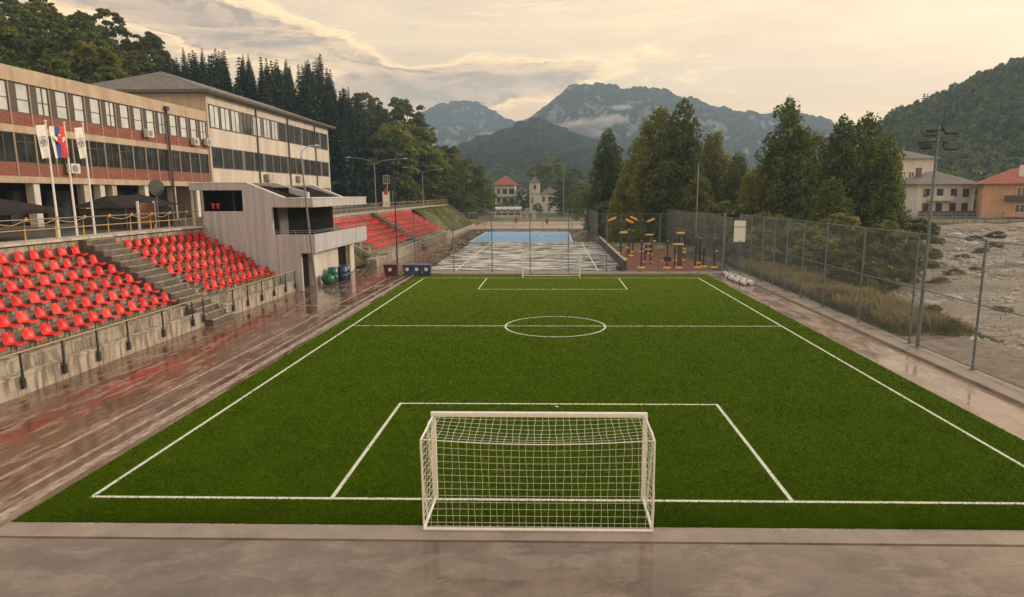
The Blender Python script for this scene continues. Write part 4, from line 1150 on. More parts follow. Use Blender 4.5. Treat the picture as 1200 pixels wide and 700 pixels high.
def table_m(g, x, y):
    child(MB().box(x - .22, x + .22, y - .14, y + .14, .03, 2.3), 'column', M['dark_wood'], g, .03); post_(g, x - .5, y, 2.1); child(MB().lathe([(.01, 0), (.55, 0), (.55, .14), (.01, .18)], (x - .2, y, 2.3), 16), 'disc', M['yellow'], g)
    foot(g, x - .1, y - .2); pad(g, x + .4, y - .1, 1.6, .4)
gym('pull_machine', 'black gym machine with three yellow pads near the low wall', 8.1, 72.5, pulls)
gym('lever_machine', 'tall black gym machine with two raised yellow levers, leftmost', 8.4, 79.5, arm_m)
gym('lever_machine', 'tall gym machine with slanted yellow levers behind the first', 11.3, 81.5, arm_m)
gym('walker_machine', 'low gym walker with yellow foot rests in front of the lever machines', 9.9, 66.8, walker)
gym('step_post', 'single black gym post with yellow foot plate nearest the low wall', 8.75, 63.2, single)
gym('step_post', 'single black gym post with yellow plate left of the brown column', 11.3, 63.2, single)
gym('disc_machine', 'gym machine with a brown column and yellow disc on top', 12.6, 63.6, table_m)
gym('push_machine', 'pair of tall black gym posts over a yellow plate, right side', 14.35, 63.6, double)
gym('push_machine', 'pair of black gym posts behind the brown column', 13.6, 70.5, double)
gym('step_post', 'single black gym post between the pair and the rightmost one', 15.1, 64.2, lambda g, x, y: (post_(g, x, y, 1.9), foot(g, x, y)))
gym('step_post', 'single black gym post at the right end of the red surface', 16.0, 63.5, lambda g, x, y: (post_(g, x, y, 2.9), foot(g, x, y), pad(g, x + .15, y, 1.7, .3, .1)))
gym('disc_machine', 'gym machine with column and yellow disc at the back of the red surface', 12.0, 78.5, table_m)
gym('push_machine', 'pair of black gym posts standing behind the walkers', 9.3, 76.0, double)
gym('pull_machine', 'black gym machine with yellow pads in the second row, right half', 14.2, 71.0, pulls)
gym('bench_machine', 'squat black gym bench on the red surface beside the brown column', 11.9, 66.5, lambda g, x, y: (child(MB().box(x - .35, x + .35, y - .25, y + .25, .4, .9), 'seat', M['black'], g, .05), child(MB().tube([(x, y, .03), (x, y, .42)], .07, 8), 'post', M['black'], g), pad(g, x - .5, y - .1, .45, .4, .09)))
gym('walker_machine', 'gym walker with pale seat in the middle of the red surface', 11.0, 74.0, walker)
lw = MB().box(6.95, 7.15, 61.8, 97, -.05, .92); g = empty('low_wall', (7.05, 80, 0)); tag(g, 'low dark wall between the grey court and the red gym surface', 'wall')
child(lw, 'wall_face', M['brown_face'], g); child(MB().box(6.9, 7.2, 61.8, 97, .922, 1.0), 'coping', M['lip'], g, .01)
bx = MB().box(6.15, 6.75, 61.6, 62.0, .05, .45); tag(bx.build('equipment_box', M['black'], bevel=.03), 'small black box at the near end of the low wall', 'box')
for (x, y, l) in ((9.2, 88, 'pale boulder on the grass behind the gym, leftmost'), (12.2, 86, 'pale boulder on the grass behind the gym, middle'), (14.2, 84.8, 'pale boulder on the grass behind the gym, nearest the fence')):
    m_ = MB(); pr = [(.01, -.2), (.45, -.1), (.6, .15), (.5, .4), (.25, .55), (.01, .6)]
    m_.lathe(pr, (x, y, 0), 9); m_.v = [(a + rnd.uniform(-.12, .12), b + rnd.uniform(-.12, .12), c + rnd.uniform(-.06, .06)) for a, b, c in m_.v]
    tag(m_.build('boulder', M['rock']), l, 'boulder', 'boulders behind the gym')

# ------------------------------------------------------------------ distant buildings
def hip(mb, x0_, x1_, ya, yb, z0_, z1_, rid=.35, e=.6):
    x0_ -= e; x1_ += e; ya -= e; yb += e
    if x1_ - x0_ > yb - ya:
        d = (yb - ya) / 2; v = [(x0_ + d, (ya + yb) / 2, z1_), (x1_ - d, (ya + yb) / 2, z1_)]; f = [(0, 1, 5, 4), (1, 2, 5), (2, 3, 4, 5), (3, 0, 4)]
    else:
        d = (x1_ - x0_) / 2; v = [((x0_ + x1_) / 2, ya + d, z1_), ((x0_ + x1_) / 2, yb - d, z1_)]; f = [(0, 1, 4), (1, 2, 5, 4), (2, 3, 5), (3, 0, 4, 5)]
    mb.add([(x0_, ya, z0_), (x1_, ya, z0_), (x1_, yb, z0_), (x0_, yb, z0_)] + v, f + [(3, 2, 1, 0)])
def win_s(g, x, y, z, w_, h_, mat='glass', fm='white_paint'):
    """window on a wall facing -Y"""
    f = MB(); t = .09
    f.box(x - w_ / 2 - t, x + w_ / 2 + t, y - .10, y, z - t, z); f.box(x - w_ / 2 - t, x + w_ / 2 + t, y - .10, y, z + h_, z + h_ + t)
    f.box(x - w_ / 2 - t, x - w_ / 2, y - .10, y, z, z + h_); f.box(x + w_ / 2, x + w_ / 2 + t, y - .10, y, z, z + h_); f.box(x - .04, x + .04, y - .09, y, z, z + h_)
    fo = child(f, 'window', M[fm], g); child(MB().box(x - w_ / 2, x + w_ / 2, y - .04, y - .01, z, z + h_), 'pane', M[mat], fo)
def balcony_s(g, x, y, z, w_, mat):
    b = MB().box(x - w_ / 2, x + w_ / 2, y - 1.3, y - .003, z - .15, z); b.box(x - w_ / 2, x + w_ / 2, y - 1.3, y - 1.22, z, z + 1.0)
    for s in (-1, 1): b.box(x + s * w_ / 2 - .04, x + s * w_ / 2 + .04, y - 1.22, y - .003, z, z + 1.0)
    child(b, 'balcony', M[mat], g)

def orange_house():
    Y = 131.; x0_ = 86.0; x1_ = 112.; zb = 2.; ze = 9.1
    g = empty('orange_house', (86, Y, zb)); tag(g, 'orange two-storey house with red tile roof on the far river bank', 'house')
    child(MB().box(x0_, x1_, Y, Y + 11, zb - .5, ze), 'wall', M['orange_wall'], g)
    r = MB(); hip(r, x0_, x1_, Y, Y + 11, ze, 12.4, e=1.2); child(r, 'roof', M['roof_red'], g)
    for (x, y) in ((98, Y + 4), (101.5, Y + 4.5), (92.5, Y + 2.2)): child(MB().box(x - .4, x + .4, y - .4, y + .4, 10.4, 12.9), 'chimney', M['white_wall'], g)
    for z in (2.9, 6.4):
        for x in (92.6, 98.3, 103.6, 109): win_s(g, x, Y, z, 1.5 if x not in (98.3,) else 1.3, 1.9)
    balcony_s(g, 92.2, Y, 5.7, 4.6, 'dark_wood'); balcony_s(g, 104.2, Y, 5.7, 4.6, 'orange_wall'); balcony_s(g, 92.2, Y, 2.4, 4.4, 'orange_wall')
    for x in (95.4, 101): child(MB().tube([(x, Y - .1, zb), (x, Y - .1, ze)], .07, 6), 'downpipe', M['grey_metal'], g)
    g.location = (91, 139.5, zb); g.rotation_euler.z = -.48
orange_house()
def white_house():
    Y = 150.; x0_, x1_ = 83., 96.; g = empty('white_house', (90, Y, 2)); tag(g, 'white house with grey hipped roof and balconies by the river', 'house')
    child(MB().box(x0_, x1_, Y, Y + 11, 1.5, 9.2), 'wall', M['white_wall'], g)
    r = MB(); hip(r, x0_, x1_, Y, Y + 11, 9.2, 12.2, e=1.3); child(r, 'roof', M['roof_grey'], g)
    child(MB().box(85, 85.9, Y + 4, Y + 5, 10.5, 13), 'chimney', M['brown_board'], g)
    for z in (3.2, 6.4):
        for x in (85.2, 88.2, 91.3, 94): win_s(g, x, Y, z, 1.2, 1.7, 'glass', 'dark_frame')
    balcony_s(g, 88, Y, 5.6, 5.5, 'white_wall')
    child(MB().box(82.4, 97.5, Y - 2.6, Y - 2.3, 1.5, 3.2), 'garden_wall', M['stair'], g)
white_house()
def pale_house():
    Y = 176.; x0_, x1_ = 88, 102.; g = empty('pale_house', (95, Y, 2)); tag(g, 'tall pale house with brown roof half hidden behind the big tree', 'house')
    child(MB().box(x0_, x1_, Y, Y + 11, 1.5, 16.2), 'wall', M['white_wall'], g); r = MB(); hip(r, x0_, x1_, Y, Y + 11, 16.2, 18.6, e=1.0); child(r, 'roof', M['roof_grey'], g)
    for z in (4, 7.5, 11): 
        for x in (91, 95.5, 99.5): win_s(g, x, Y, z, 1.3, 1.7)
pale_house()
def bank_wall():
    g = empty('river_wall', (80, 124.5, 1)); tag(g, 'long dark wall with railing on the far river bank below the houses', 'wall')
    child(MB().box(48, 150, 122.6, 123.1, -1.5, 2.25), 'wall_face', M['concrete'], g)
    r = MB()
    for z in (2.9, 3.35): r.tube([(60, 122.9, z), (150, 122.9, z)], .05, 6)
    for i in range(37): r.tube([(60 + i * 2.5, 122.9, 2.2), (60 + i * 2.5, 122.9, 3.36)], .05, 6)
    child(r, 'rail', M['grey_metal'], g)
bank_wall()
def church():
    Y = 252.; g = empty('church', (-4, Y, 0)); tag(g, 'small white church with square bell tower before the trees', 'church')
    child(MB().box(-8.9, -4.9, Y, Y + 4.2, -.5, 11.6), 'tower', M['white_wall'], g)
    child(MB().box(-9.1, -4.7, Y - .2, Y + 4.4, 7.3, 7.6), 'string_course', M['lip'], g)
    r = MB().add([(-9.4, Y - .5, 11.6), (-4.4, Y - .5, 11.6), (-4.4, Y + 4.7, 11.6), (-9.4, Y + 4.7, 11.6), (-6.9, Y + 2.1, 13.9)], [(0, 1, 4), (1, 2, 4), (2, 3, 4), (3, 0, 4), (3, 2, 1, 0)])
    child(r, 'tower_roof', M['roof_grey'], g)
    c = MB().box(-6.97, -6.83, Y + 2.0, Y + 2.14, 13.7, 15.4); c.box(-7.25, -6.55, Y + 2.0, Y + 2.14, 14.6, 14.75); child(c, 'cross', M['grey_metal'], g)
    child(MB().box(-4.9, 2.6, Y + .6, Y + 14, -.5, 7.2), 'nave', M['white_wall'], g)
    r = MB(); hip(r, -4.8, 2.6, Y + .6, Y + 14, 7.2, 10.0, e=.5); child(r, 'nave_roof', M['roof_grey'], g)
    win_s(g, -6.8, Y, 9., .9, 1.7, 'shade_black', 'white_wall')
    for x in (-3.4, -.9): win_s(g, x, Y + .6, 4.2, .9, 2.0, 'shade_black', 'white_wall')
    win_s(g, -7.8, Y, 3.6, .8, 2.2, 'grey_ink', 'white_wall'); win_s(g, -1.2, Y + .6, .6, .9, 1.2, 'shade_black', 'white_wall')
church()
def far_house():
    Y = 300.; g = empty('villa', (-20, Y, 0)); tag(g, 'white villa with red tile roof and dark windows left of the church', 'house')
    child(MB().box(-26.6, -17.4, Y, Y + 12, -.5, 11.4), 'wall', M['white_wall'], g)
    r = MB(); hip(r, -26.6, -17.4, Y, Y + 12, 11.4, 15.8, e=1.2); child(r, 'roof', M['roof_red'], g)
    for x, w_ in ((-24.9, 1.2), (-22, 1.8), (-18.9, 2.2)): win_s(g, x, Y, 7.0, w_, 2.6, 'shade_black', 'white_wall'); win_s(g, x, Y, 3.4, w_, 1.9, 'shade_black', 'white_wall')
    balcony_s(g, -22, Y, 6.2, 9.4, 'white_wall')
    child(MB().box(-17.3, -12.4, Y + 2, Y + 11, -.5, 8.0), 'side_wing', M['white_wall'], g)
    r = MB(); hip(r, -17.2, -12.4, Y + 2, Y + 11, 8.0, 10.5, e=.6); child(r, 'side_roof', M['roof_grey'], g)
    win_s(g, -14.8, Y + 2, 4.5, 1.6, 2.2, 'glass', 'white_wall')
far_house()
def shelter():
    Y = 198.; g = empty('garden_shelter', (-13, Y, 0)); tag(g, 'white arched garden shelter standing before the church', 'shelter')
    m_ = MB()
    for i in range(4):
        xc = -16.6 + i * 2.0
        for k in range(8):
            a0, a1 = math.pi * k / 8, math.pi * (k + 1) / 8
            m_.tube([(xc + .9 * math.cos(a0), Y, 1.6 + .9 * math.sin(a0)), (xc + .9 * math.cos(a1), Y, 1.6 + .9 * math.sin(a1))], .14, 6)
        m_.tube([(xc - .95, Y, 0), (xc - .95, Y, 1.7)], .17, 6)
    m_.tube([(-9.65, Y, 0), (-9.65, Y, 1.7)], .17, 6); child(m_, 'arch', M['white_paint'], g)
    child(MB().box(-17.8, -9.4, Y - .15, Y + .1, 0, .9), 'parapet', M['white_wall'], g)
    child(MB().box(-17.4, -9.8, Y + .5, Y + 2.6, 0, 2.2), 'back_wall', M['shade_black'], g)
    child(MB().prism([(Y + .2, 2.7), (Y + 1.6, 3.4), (Y + 2.9, 2.6)], 'x', -17.6, -9.6), 'roof', M['white_wall'], g)
shelter()
for i, (x, l) in enumerate(((-7.8, 'white garden sculpture, left one of the pair before the church'), (-5.6, 'white garden sculpture, right one of the pair before the church'))):
    m_ = MB()
    for k in range(7):
        a = k * .9 + i; m_.tube([(x, 197, .2), (x + .5 * math.cos(a), 197 + .3 * math.sin(a), 1.3), (x + 1.0 * math.cos(a + .5), 197 + .4 * math.sin(a), 1.2 + 1.2 * abs(math.sin(a)))], [.2, .16, .08], 6)
    m_.box(x - .5, x + .5, 196.6, 197.4, 0, .4)
    tag(m_.build('garden_sculpture', M['white_wall']), l, 'sculpture', 'white sculptures before the church')
for (x, y, l) in ((-8.9, 158, 'brown litter bin post on the gravel path, left one'), (-1.3, 152, 'brown litter bin post on the gravel path, right one')):
    g = empty('litter_bin', (x, y, 0)); tag(g, l, 'litter bin', 'litter bins on the gravel path')
    child(MB().box(x - .09, x + .09, y - .05, y + .05, 0, 2.0), 'post', M['brown_board'], g); child(MB().box(x - .38, x + .38, y - .3, y - .06, .5, 1.5), 'box', M['brown_board'], g, .03)
g = empty('guard_rail', (-30, 178, 0)); tag(g, 'pale roadside guard rail behind the blue court', 'guard rail')
child(MB().box(-40, -4, 184, 184.1, 1.9, 2.3), 'beam', M['lip'], g)
pp = MB(); [pp.box(-40 + i * 3, -39.8 + i * 3, 184.1, 184.3, 0, 2.3) for i in range(13)]; child(pp, 'post', M['grey_metal'], g)

# ------------------------------------------------------------------ hills and mountains
def footL(y): return np.interp(y, [0, 60, 120, 150, 200, 320, 420], [-57, -57, -57, -40, -28, -22, -30])
def hL(x, y):
    d = footL(y) - x
    base = np.interp(y, [0, 154, 175, 400], [4.7, 4.7, 1.0, 0])
    hm = np.interp(y, [0, 120, 200, 260, 330, 400], [48, 42, 38, 30, 16, 2])
    h = base - 1.2 + hm * (1 - np.exp(-np.clip(d, 0, None) / np.interp(y, [0, 120, 190], [46, 46, 22]))) + 5 * (fbm(x * .03, y * .03, 21) - .5) * sstep(d / 20)
    return np.where(d < -3, -1.5, np.where(d < 0, -1.5 + (h + 1.5) * sstep((d + 3) / 3), h))
tag(grid_mesh('wooded_hill', np.linspace(-300, -18, 120), np.linspace(-40, 430, 160), hL, M['forest_floor']), kind='structure')
def hR(x, y):
    t = sstep((y - 182) / 190.)
    h = .50 * np.clip(x - 122, 0, None) * t * (1 - .85 * sstep((y - 400) / 180.)); h = np.minimum(h, 62 + .12 * h)
    return h - .5 + 6 * (fbm(x * .02, y * .02, 31) - .5) * t + 2.0 * t + .6
tag(grid_mesh('wooded_hill', np.linspace(90, 620, 130), np.linspace(176, 700, 130), hR, M['forest_floor']), kind='structure')

def ridge(name, D, pts, front, back, mat, nx, ny, amp, seed, sc):
    pxs = np.array([p[0] for p in pts], float); zy = np.array([p[1] for p in pts], float)
    xs = np.linspace((pxs[0] - 647) / 752 * D, (pxs[-1] - 647) / 752 * D, nx)
    ys = np.concatenate([np.linspace(D - front, D, ny), np.linspace(D, D + back, ny // 3)[1:]])
    def hf(X, Y):
        zc = np.interp(X / D * 752 + 647, pxs, 7.34 + (227 - zy) / 752 * D)
        t = np.where(Y < D, (Y - (D - front)) / front, 1 - (Y - D) / back)
        p = np.clip(t, 0, 1) ** 1.15
        n1 = fbm(X * sc, Y * sc * .8, seed, 7, True) - .55; n2 = fbm(X * sc * 5, Y * sc * 5, seed + 5, 5) - .5; n3 = vnoise(X * .11, Y * .11, seed + 9)
        shape = 4 * t * (1 - t) * .8 + .22
        return zc * p + amp * n1 * shape + amp * .22 * n2 * np.clip(t * 3, 0, 1) + 7. * n3
    return tag(grid_mesh(name, xs, ys, hf, mat), kind='structure')
ridge('mountain', 1900, [(380, 205), (430, 180), (480, 152), (500, 138), (520, 130), (540, 125), (560, 126), (575, 133), (590, 142), (605, 147), (620, 144), (640, 150), (680, 165), (740, 190)], 520, 500, M['mtn_far'], 300, 140, 115, 41, .0055)
ridge('mountain', 1500, [(560, 205), (590, 180), (615, 156), (630, 142), (642, 131), (655, 122), (668, 113), (680, 110), (700, 108), (725, 110), (745, 110), (765, 113), (785, 121), (805, 128), (830, 136), (850, 142), (880, 146), (905, 143), (930, 148), (960, 150), (990, 153), (1020, 156), (1070, 165), (1150, 185), (1250, 215)], 560, 600, M['mtn_far'], 480, 170, 115, 51, .0062)
ridge('ridge_hill', 900, [(450, 226), (500, 212), (525, 192), (545, 176), (562, 168), (580, 164), (600, 157), (616, 148), (632, 146), (650, 152), (670, 163), (690, 172), (710, 177), (740, 188), (800, 198), (880, 210), (980, 224)], 420, 350, M['mtn_mid'], 340, 170, 34, 61, .012)

# ------------------------------------------------------------------ trees
def leaf_quads(P, Nrm, size, rs, flat=.5, asp=1.6, sz=None):
    """diamond leaves at points P with preferred normals"""
    n = len(P)
    rn = rs.normal(size=(n, 3)); nn = Nrm * flat + rn * (1 - flat); nn /= np.linalg.norm(nn, axis=1)[:, None] + 1e-9
    t = rs.normal(size=(n, 3)); t -= (t * nn).sum(1)[:, None] * nn; t /= np.linalg.norm(t, axis=1)[:, None] + 1e-9
    b = np.cross(nn, t); s = size * rs.uniform(.6, 1.3, n)[:, None]
    if sz is not None: s = s * sz[:, None]
    V = np.stack([P + t * s * asp * .5, P + b * s * .5 + nn * s * .12, P - t * s * asp * .5, P - b * s * .5 + nn * s * .12], 1).reshape(-1, 3)
    return V, np.arange(n * 4).reshape(-1, 4)

def broad_crown(H, W, seed, nleaf, size, shape='round', base=.12, npuff=60):
    rs = np.random.RandomState(seed)
    C = []; Rr_ = []
    for i in range(npuff):
        t = rs.uniform(0, 1) ** .85
        if shape == 'round': rad = W * math.sqrt(max(0, 1 - (2 * t - .85) ** 2 / 1.35)) * .95
        elif shape == 'cone': rad = W * (1.03 - t) ** .75 * (.35 + .65 * min(1, t * 5 + .35))
        else: rad = W * (1.0 - t ** 2.2) * (.6 + .4 * min(1, t * 4))
        a = rs.uniform(0, 2 * math.pi); q = rs.uniform(.25, 1) ** .6
        C.append((rad * q * math.cos(a), rad * q * math.sin(a), H * (base + (1 - base) * t * .97)))
        Rr_.append(W * rs.uniform(.16, .34) * (1.15 - .55 * t))
    if shape == 'cone':
        for i in range(5): C.append((rs.uniform(-.25, .25) * W * .5, rs.uniform(-.25, .25) * W * .5, H * rs.uniform(.86, .99))); Rr_.append(W * .12)
    if shape == 'cone':
        C = []; Rr_ = []
        lead = [(0, 0, 1.0, 1.0)] + [(W * .42 * math.cos(a), W * .42 * math.sin(a), rs.uniform(.74, .92), .62) for a in (rs.uniform(0, 6.28) + np.arange(4) * 1.57)]
        for (lx, ly, lh, lw) in lead:
            m_ = int(npuff * (.55 if lw == 1 else .2))
            for i in range(m_):
                t = (i + rs.rand()) / m_; rad = W * lw * (1.02 - t) ** .55 * min(1, .45 + t * 3)
                a = i * 2.4 + rs.uniform(-.4, .4); q = rs.uniform(.35, 1)
                C.append((lx + rad * q * math.cos(a), ly + rad * q * math.sin(a), H * lh * (base + (1 - base) * t * .95) + rs.uniform(-.5, .5)))
                Rr_.append(W * rs.uniform(.20, .34) * (1.1 - .66 * t) * (.8 + .2 * lw))
    C = np.array(C); Rr_ = np.array(Rr_)
    wgt = Rr_ ** 2; idx = rs.choice(len(C), nleaf, p=wgt / wgt.sum())
    d = rs.normal(size=(nleaf, 3)); d /= np.linalg.norm(d, axis=1)[:, None]; d[:, 2] = d[:, 2] if shape == 'cone' else np.abs(d[:, 2]) * .9 - .35 * rs.rand(nleaf)
    rad = Rr_[idx] * rs.uniform(.35, 1.12, nleaf) ** .6
    P = C[idx] + d * rad[:, None] * np.array([1, 1, 1.35 if shape == 'cone' else .8])
    return leaf_quads(P, d, size, rs, .45), C

def trunk_mesh(H, r, C, seed, nl=14):
    rr = random.Random(seed); mb = MB()
    pts = [(0, 0, -.3), (.02, 0, H * .12), (.05 * rr.uniform(-1, 1) * H * .2, .03 * H * rr.uniform(-.3, .3), H * .45), (0, 0, H * .85)]
    mb.tube(pts, [r * 1.35, r, r * .7, r * .15], 9)
    for c in rr.sample(list(range(len(C))), min(nl, len(C))):
        e = Vector(C[c]); z = max(H * .1, e.z * .62)
        s = Vector((0, 0, z)); m_ = (s + e) / 2 + Vector((0, 0, .06 * H * .3))
        mb.tube([s, m_, e], [r * .42, r * .25, r * .08], 6)
    return mb

def tree_proto(name, H, W, seed, nleaf, size, lm_, shape, r=.25, base=.12, npuff=60):
    (V, F_), C = broad_crown(H, W, seed, nleaf, size, shape, base, npuff)
    root = empty(name); trunk_mesh(H, r, C, seed).build('trunk', M['bark'], root)
    np_mesh('crown', V, F_, M[lm_], root)
    return root

def spruce_arrays(H, W, seed, nlev, nbr, ncard, size):
    rs = np.random.RandomState(seed); Ps = []; Ns = []
    for l in range(nlev):
        t = l / nlev; z = H * (.08 + .92 * t); rad = W * (1 - t) ** .85 * rs.uniform(.8, 1.1) + .05
        nb = max(4, int(nbr * (1 - t * .5)))
        for b in range(nb):
            a = 2 * math.pi * (b + rs.uniform(-.3, .3)) / nb + l * .7; rr = rad * rs.uniform(.7, 1.12)
            k = max(2, int(ncard * (1 - t * .7)))
            s = rs.uniform(.1, 1, k) ** .7
            x = rr * s * math.cos(a); y = rr * s * math.sin(a); zz = z - .28 * rr * s ** 1.5 + .08 * rr * (s > .85)
            Ps.append(np.stack([x, y, zz], 1) + rs.normal(size=(k, 3)) * .07 * W * .3); Ns.append(np.tile([math.cos(a) * .35, math.sin(a) * .35, .9], (k, 1)))
    P = np.concatenate(Ps); N_ = np.concatenate(Ns)
    return leaf_quads(P, N_, size, rs, .6, 2.2, 1.1 - .75 * P[:, 2] / H)
def spruce_proto(H, W, seed, nlev=26, nbr=9, ncard=9, size=.6):
    root = empty('spruce_tree'); V, F_ = spruce_arrays(H, W, seed, nlev, nbr, ncard, size)
    MB().tube([(0, 0, -.5), (0, 0, H * .9)], [.3, .05], 7).build('trunk', M['bark'], root); np_mesh('crown', V, F_, M['needle'], root)
    return root

# the row of big trees beyond the court and the river fence
bigA = tree_proto('lime_tree', 20, 5.2, 101, 26000, .30, 'leaf_mid', 'cone', .38, .04, 150)
bigB = tree_proto('lime_tree', 20, 5.0, 102, 26000, .30, 'leaf_dark', 'cone', .36, .04, 150)
bigC = tree_proto('lime_tree', 20, 5.6, 103, 24000, .30, 'leaf_autumn', 'cone', .4, .04, 150)
used = set()
def put(proto, x, y, z, h, label, cat, group, w=1.0, rz=None):
    o = proto if proto.name not in used else copy_tree(proto)
    used.add(proto.name)
    o.location = (x, y, z); o.scale = (h / 20 * w, h / 20 * w, h / 20); o.rotation_euler.z = rnd.uniform(0, 6.28) if rz is None else rz
    tag(o, label, cat, group); return o
def px_tree(proto, px, ytop, Y, label, w=1., zb=0., cat='tree', group='tall trees beyond the court and river fence'):
    p = atY(px, ytop, Y); return put(proto, p.x, Y, zb, p.z - zb, label, cat, group, w)
BT = [(bigB, 713, 150, 118, 'dark green tree at the left end of the row behind the gym', .95),
      (bigA, 752, 158, 112, 'lower green tree between the leftmost tree and the twin peaks', 1.15),
      (bigC, 775, 120, 105, 'olive tinged tree, left one of the twin peaks', .95),
      (bigB, 800, 114, 102, 'tall green tree, right one of the twin peaks', .95),
      (bigC, 838, 150, 108, 'yellowish tree right of the twin peaks', 1.0),
      (bigA, 866, 176, 100, 'lower tree with turning leaves left of the tallest single tree', 1.0),
      (bigC, 893, 190, 92, 'low yellow-green tree at the foot of the tallest single tree', 1.25),
      (bigB, 927, 112, 90, 'tall pointed dark tree standing above its neighbours', .98),
      (bigA, 958, 150, 96, 'green tree filling in behind the pointed dark tree', .9),
      (bigB, 990, 134, 80, 'spiky topped tree, left of the two near the river', .95),
      (bigA, 1018, 128, 84, 'spiky topped tree, middle one near the river', .98),
      (bigB, 1042, 152, 78, 'broad green tree at the right end of the row', .85),
      (bigA, 733, 200, 100, 'low tree crowded behind the gym between taller ones', 1.2),
      (bigB, 820, 205, 95, 'low dark tree below the yellowish one', 1.4),
      (bigA, 975, 205, 74, 'low leafy tree in front of the river group', 1.3)]
for (p, px, yt, Y, l, w_) in BT: px_tree(p, px, yt, Y, l, w_, zb=-.5)
# trees round the church and far left
rt = tree_proto('broadleaf_tree', 20, 8.0, 104, 12000, .42, 'leaf_mid', 'round', .4, .05, 80)
rt2 = tree_proto('broadleaf_tree', 20, 8.0, 105, 12000, .42, 'leaf_dark', 'round', .4, .05, 80)
FT = [(rt2, 546, 186, 160, 'large dark tree standing at the end of the grass bank', 1.05), (rt, 525, 178, 200, 'tree behind the large dark one on the hill foot', 1.0),
      (rt, 642, 180, 285, 'broad green tree rising right behind the church', .95), (rt2, 668, 196, 270, 'dark tree right of the church', 1.0), (rt, 684, 208, 230, 'small yellow-green tree left of the leftmost tall tree', 1.0),
      (rt2, 612, 222, 290, 'small tree between the villa and the church', .9), (rt, 566, 214, 240, 'green tree before the villa on the left', 1.0), (rt, 600, 232, 225, 'low bushy tree before the villa', 1.5),
      (rt2, 630, 238, 240, 'low dark bushy tree hiding the foot of the church', 1.3), (rt2, 660, 222, 215, 'dark low tree right behind the white sculptures', 1.4), (rt, 700, 215, 160, 'leafy tree left of the gym fence', 1.1), (rt2, 676, 225, 180, 'dark low tree behind the fence corner', 1.2),
      (rt2, 586, 238, 222, 'dark red-green shrubby tree beside the villa', 1.4)]
for (p, px, yt, Y, l, w_) in FT: px_tree(p, px, yt, Y, l, w_, cat='tree', group='trees round the church and villa')

# hillside: individual spruces and broadleaf trees
sp = [spruce_proto(20, 3.7, s, 34, 11, 14, .55) for s in (201, 202, 203)]
hb = [tree_proto('hillside_tree', 20, 7.5, 300 + i, 6500, .62, m_, 'round', .3, .02, 60) for i, m_ in enumerate(('leaf_mid', 'leaf_dark', 'leaf_autumn'))]
nT = 0
# conifer belt behind the tall block
rs = np.random.RandomState(5)
def proj_px(x, y): return 647 + 752 * x / y
for i in range(230):
    y = rs.uniform(118, 175)
    px = rs.uniform(205, 470)
    x = (px - 647) / 752 * y
    if x > footL(y) - 1.0: continue
    z = float(hL(np.array(x), np.array(y)))
    sk = np.interp(px, [205, 260, 300, 340, 385, 410, 440, 470], [58, 58, 66, 72, 64, 98, 112, 122]) + rs.uniform(0, 40)
    hh = 7.344 + (227 - sk) / 752 * y - z
    if hh < 9: continue
    hh = min(hh, rs.uniform(19, 27))
    put(sp[i % 3], x, y, z - .5, hh, 'dark spruce in the dense belt behind the cream school block', 'spruce tree', 'spruces behind the school', rs.uniform(.75, 1.05)); nT += 1
for i in range(230):
    y = rs.uniform(88, 240); px = rs.uniform(-30, 575)
    if 215 < px < 430 and y < 170 and rs.rand() < .85: continue
    x = (px - 647) / 752 * y
    if x > footL(y) - .5: continue
    z = float(hL(np.array(x), np.array(y)))
    sk = np.interp(px, [-30, 60, 100, 130, 200, 215, 300, 400, 430, 480, 505, 530, 575], [-60, -30, -5, 14, 50, 88, 112, 124, 112, 125, 148, 176, 212])
    hh = min(rs.uniform(9, 15), 7.344 + (227 - sk) / 752 * y - z + 1)
    if hh < 5: continue
    put(hb[int(rs.randint(3))], x, y, z - 1.0, hh, 'broadleaf tree in the wood on the hillside left of the pitch', 'tree', 'broadleaf trees on the left hillside', rs.uniform(.8, 1.15)); nT += 1

for i in range(95):
    px = rs.uniform(400, 580); y = rs.uniform(135, 235); x = (px - 647) / 752 * y
    if x > footL(y) + 1.5: continue
    z = float(hL(np.array(x), np.array(y)))
    sk = np.interp(px, [400, 430, 480, 500, 520, 545, 580], [112, 114, 118, 126, 158, 184, 214]) + rs.uniform(0, 45)
    hh = 7.344 + (227 - sk) / 752 * y - z + 1
    if hh < 6: continue
    hh = min(hh, 21); pr = hb[int(rs.randint(3))] if rs.rand() < .75 else sp[i % 3]
    pr = sp[i % 3] if (px < 455 or pr not in hb) else (hb[1] if rs.rand() < .55 else hb[0]); isb = pr in hb
    put(pr, x, y, max(z, 0) - 1.0, hh, 'broadleaf tree in the wood on the hillside left of the pitch' if isb else 'dark spruce in the dense belt behind the cream school block', 'tree' if isb else 'spruce tree', 'broadleaf trees on the left hillside' if isb else 'spruces behind the school', rs.uniform(.8, 1.1)); nT += 1

for i in range(110):
    px = rs.uniform(195, 430); y = rs.uniform(122, 165); x = (px - 647) / 752 * y
    if x > footL(y) - 1: continue
    z = float(hL(np.array(x), np.array(y)))
    hh = 7.344 + (227 - np.interp(px, [195, 260, 300, 340, 385, 410, 440], [70, 66, 74, 80, 74, 104, 118]) - rs.uniform(0, 14)) / 752 * y - z
    if hh < 8: continue
    put(sp[i % 3], x, y, z - .5, min(hh, 26), 'dark spruce in the dense belt behind the cream school block', 'spruce tree', 'spruces behind the school', rs.uniform(.8, 1.05)); nT += 1

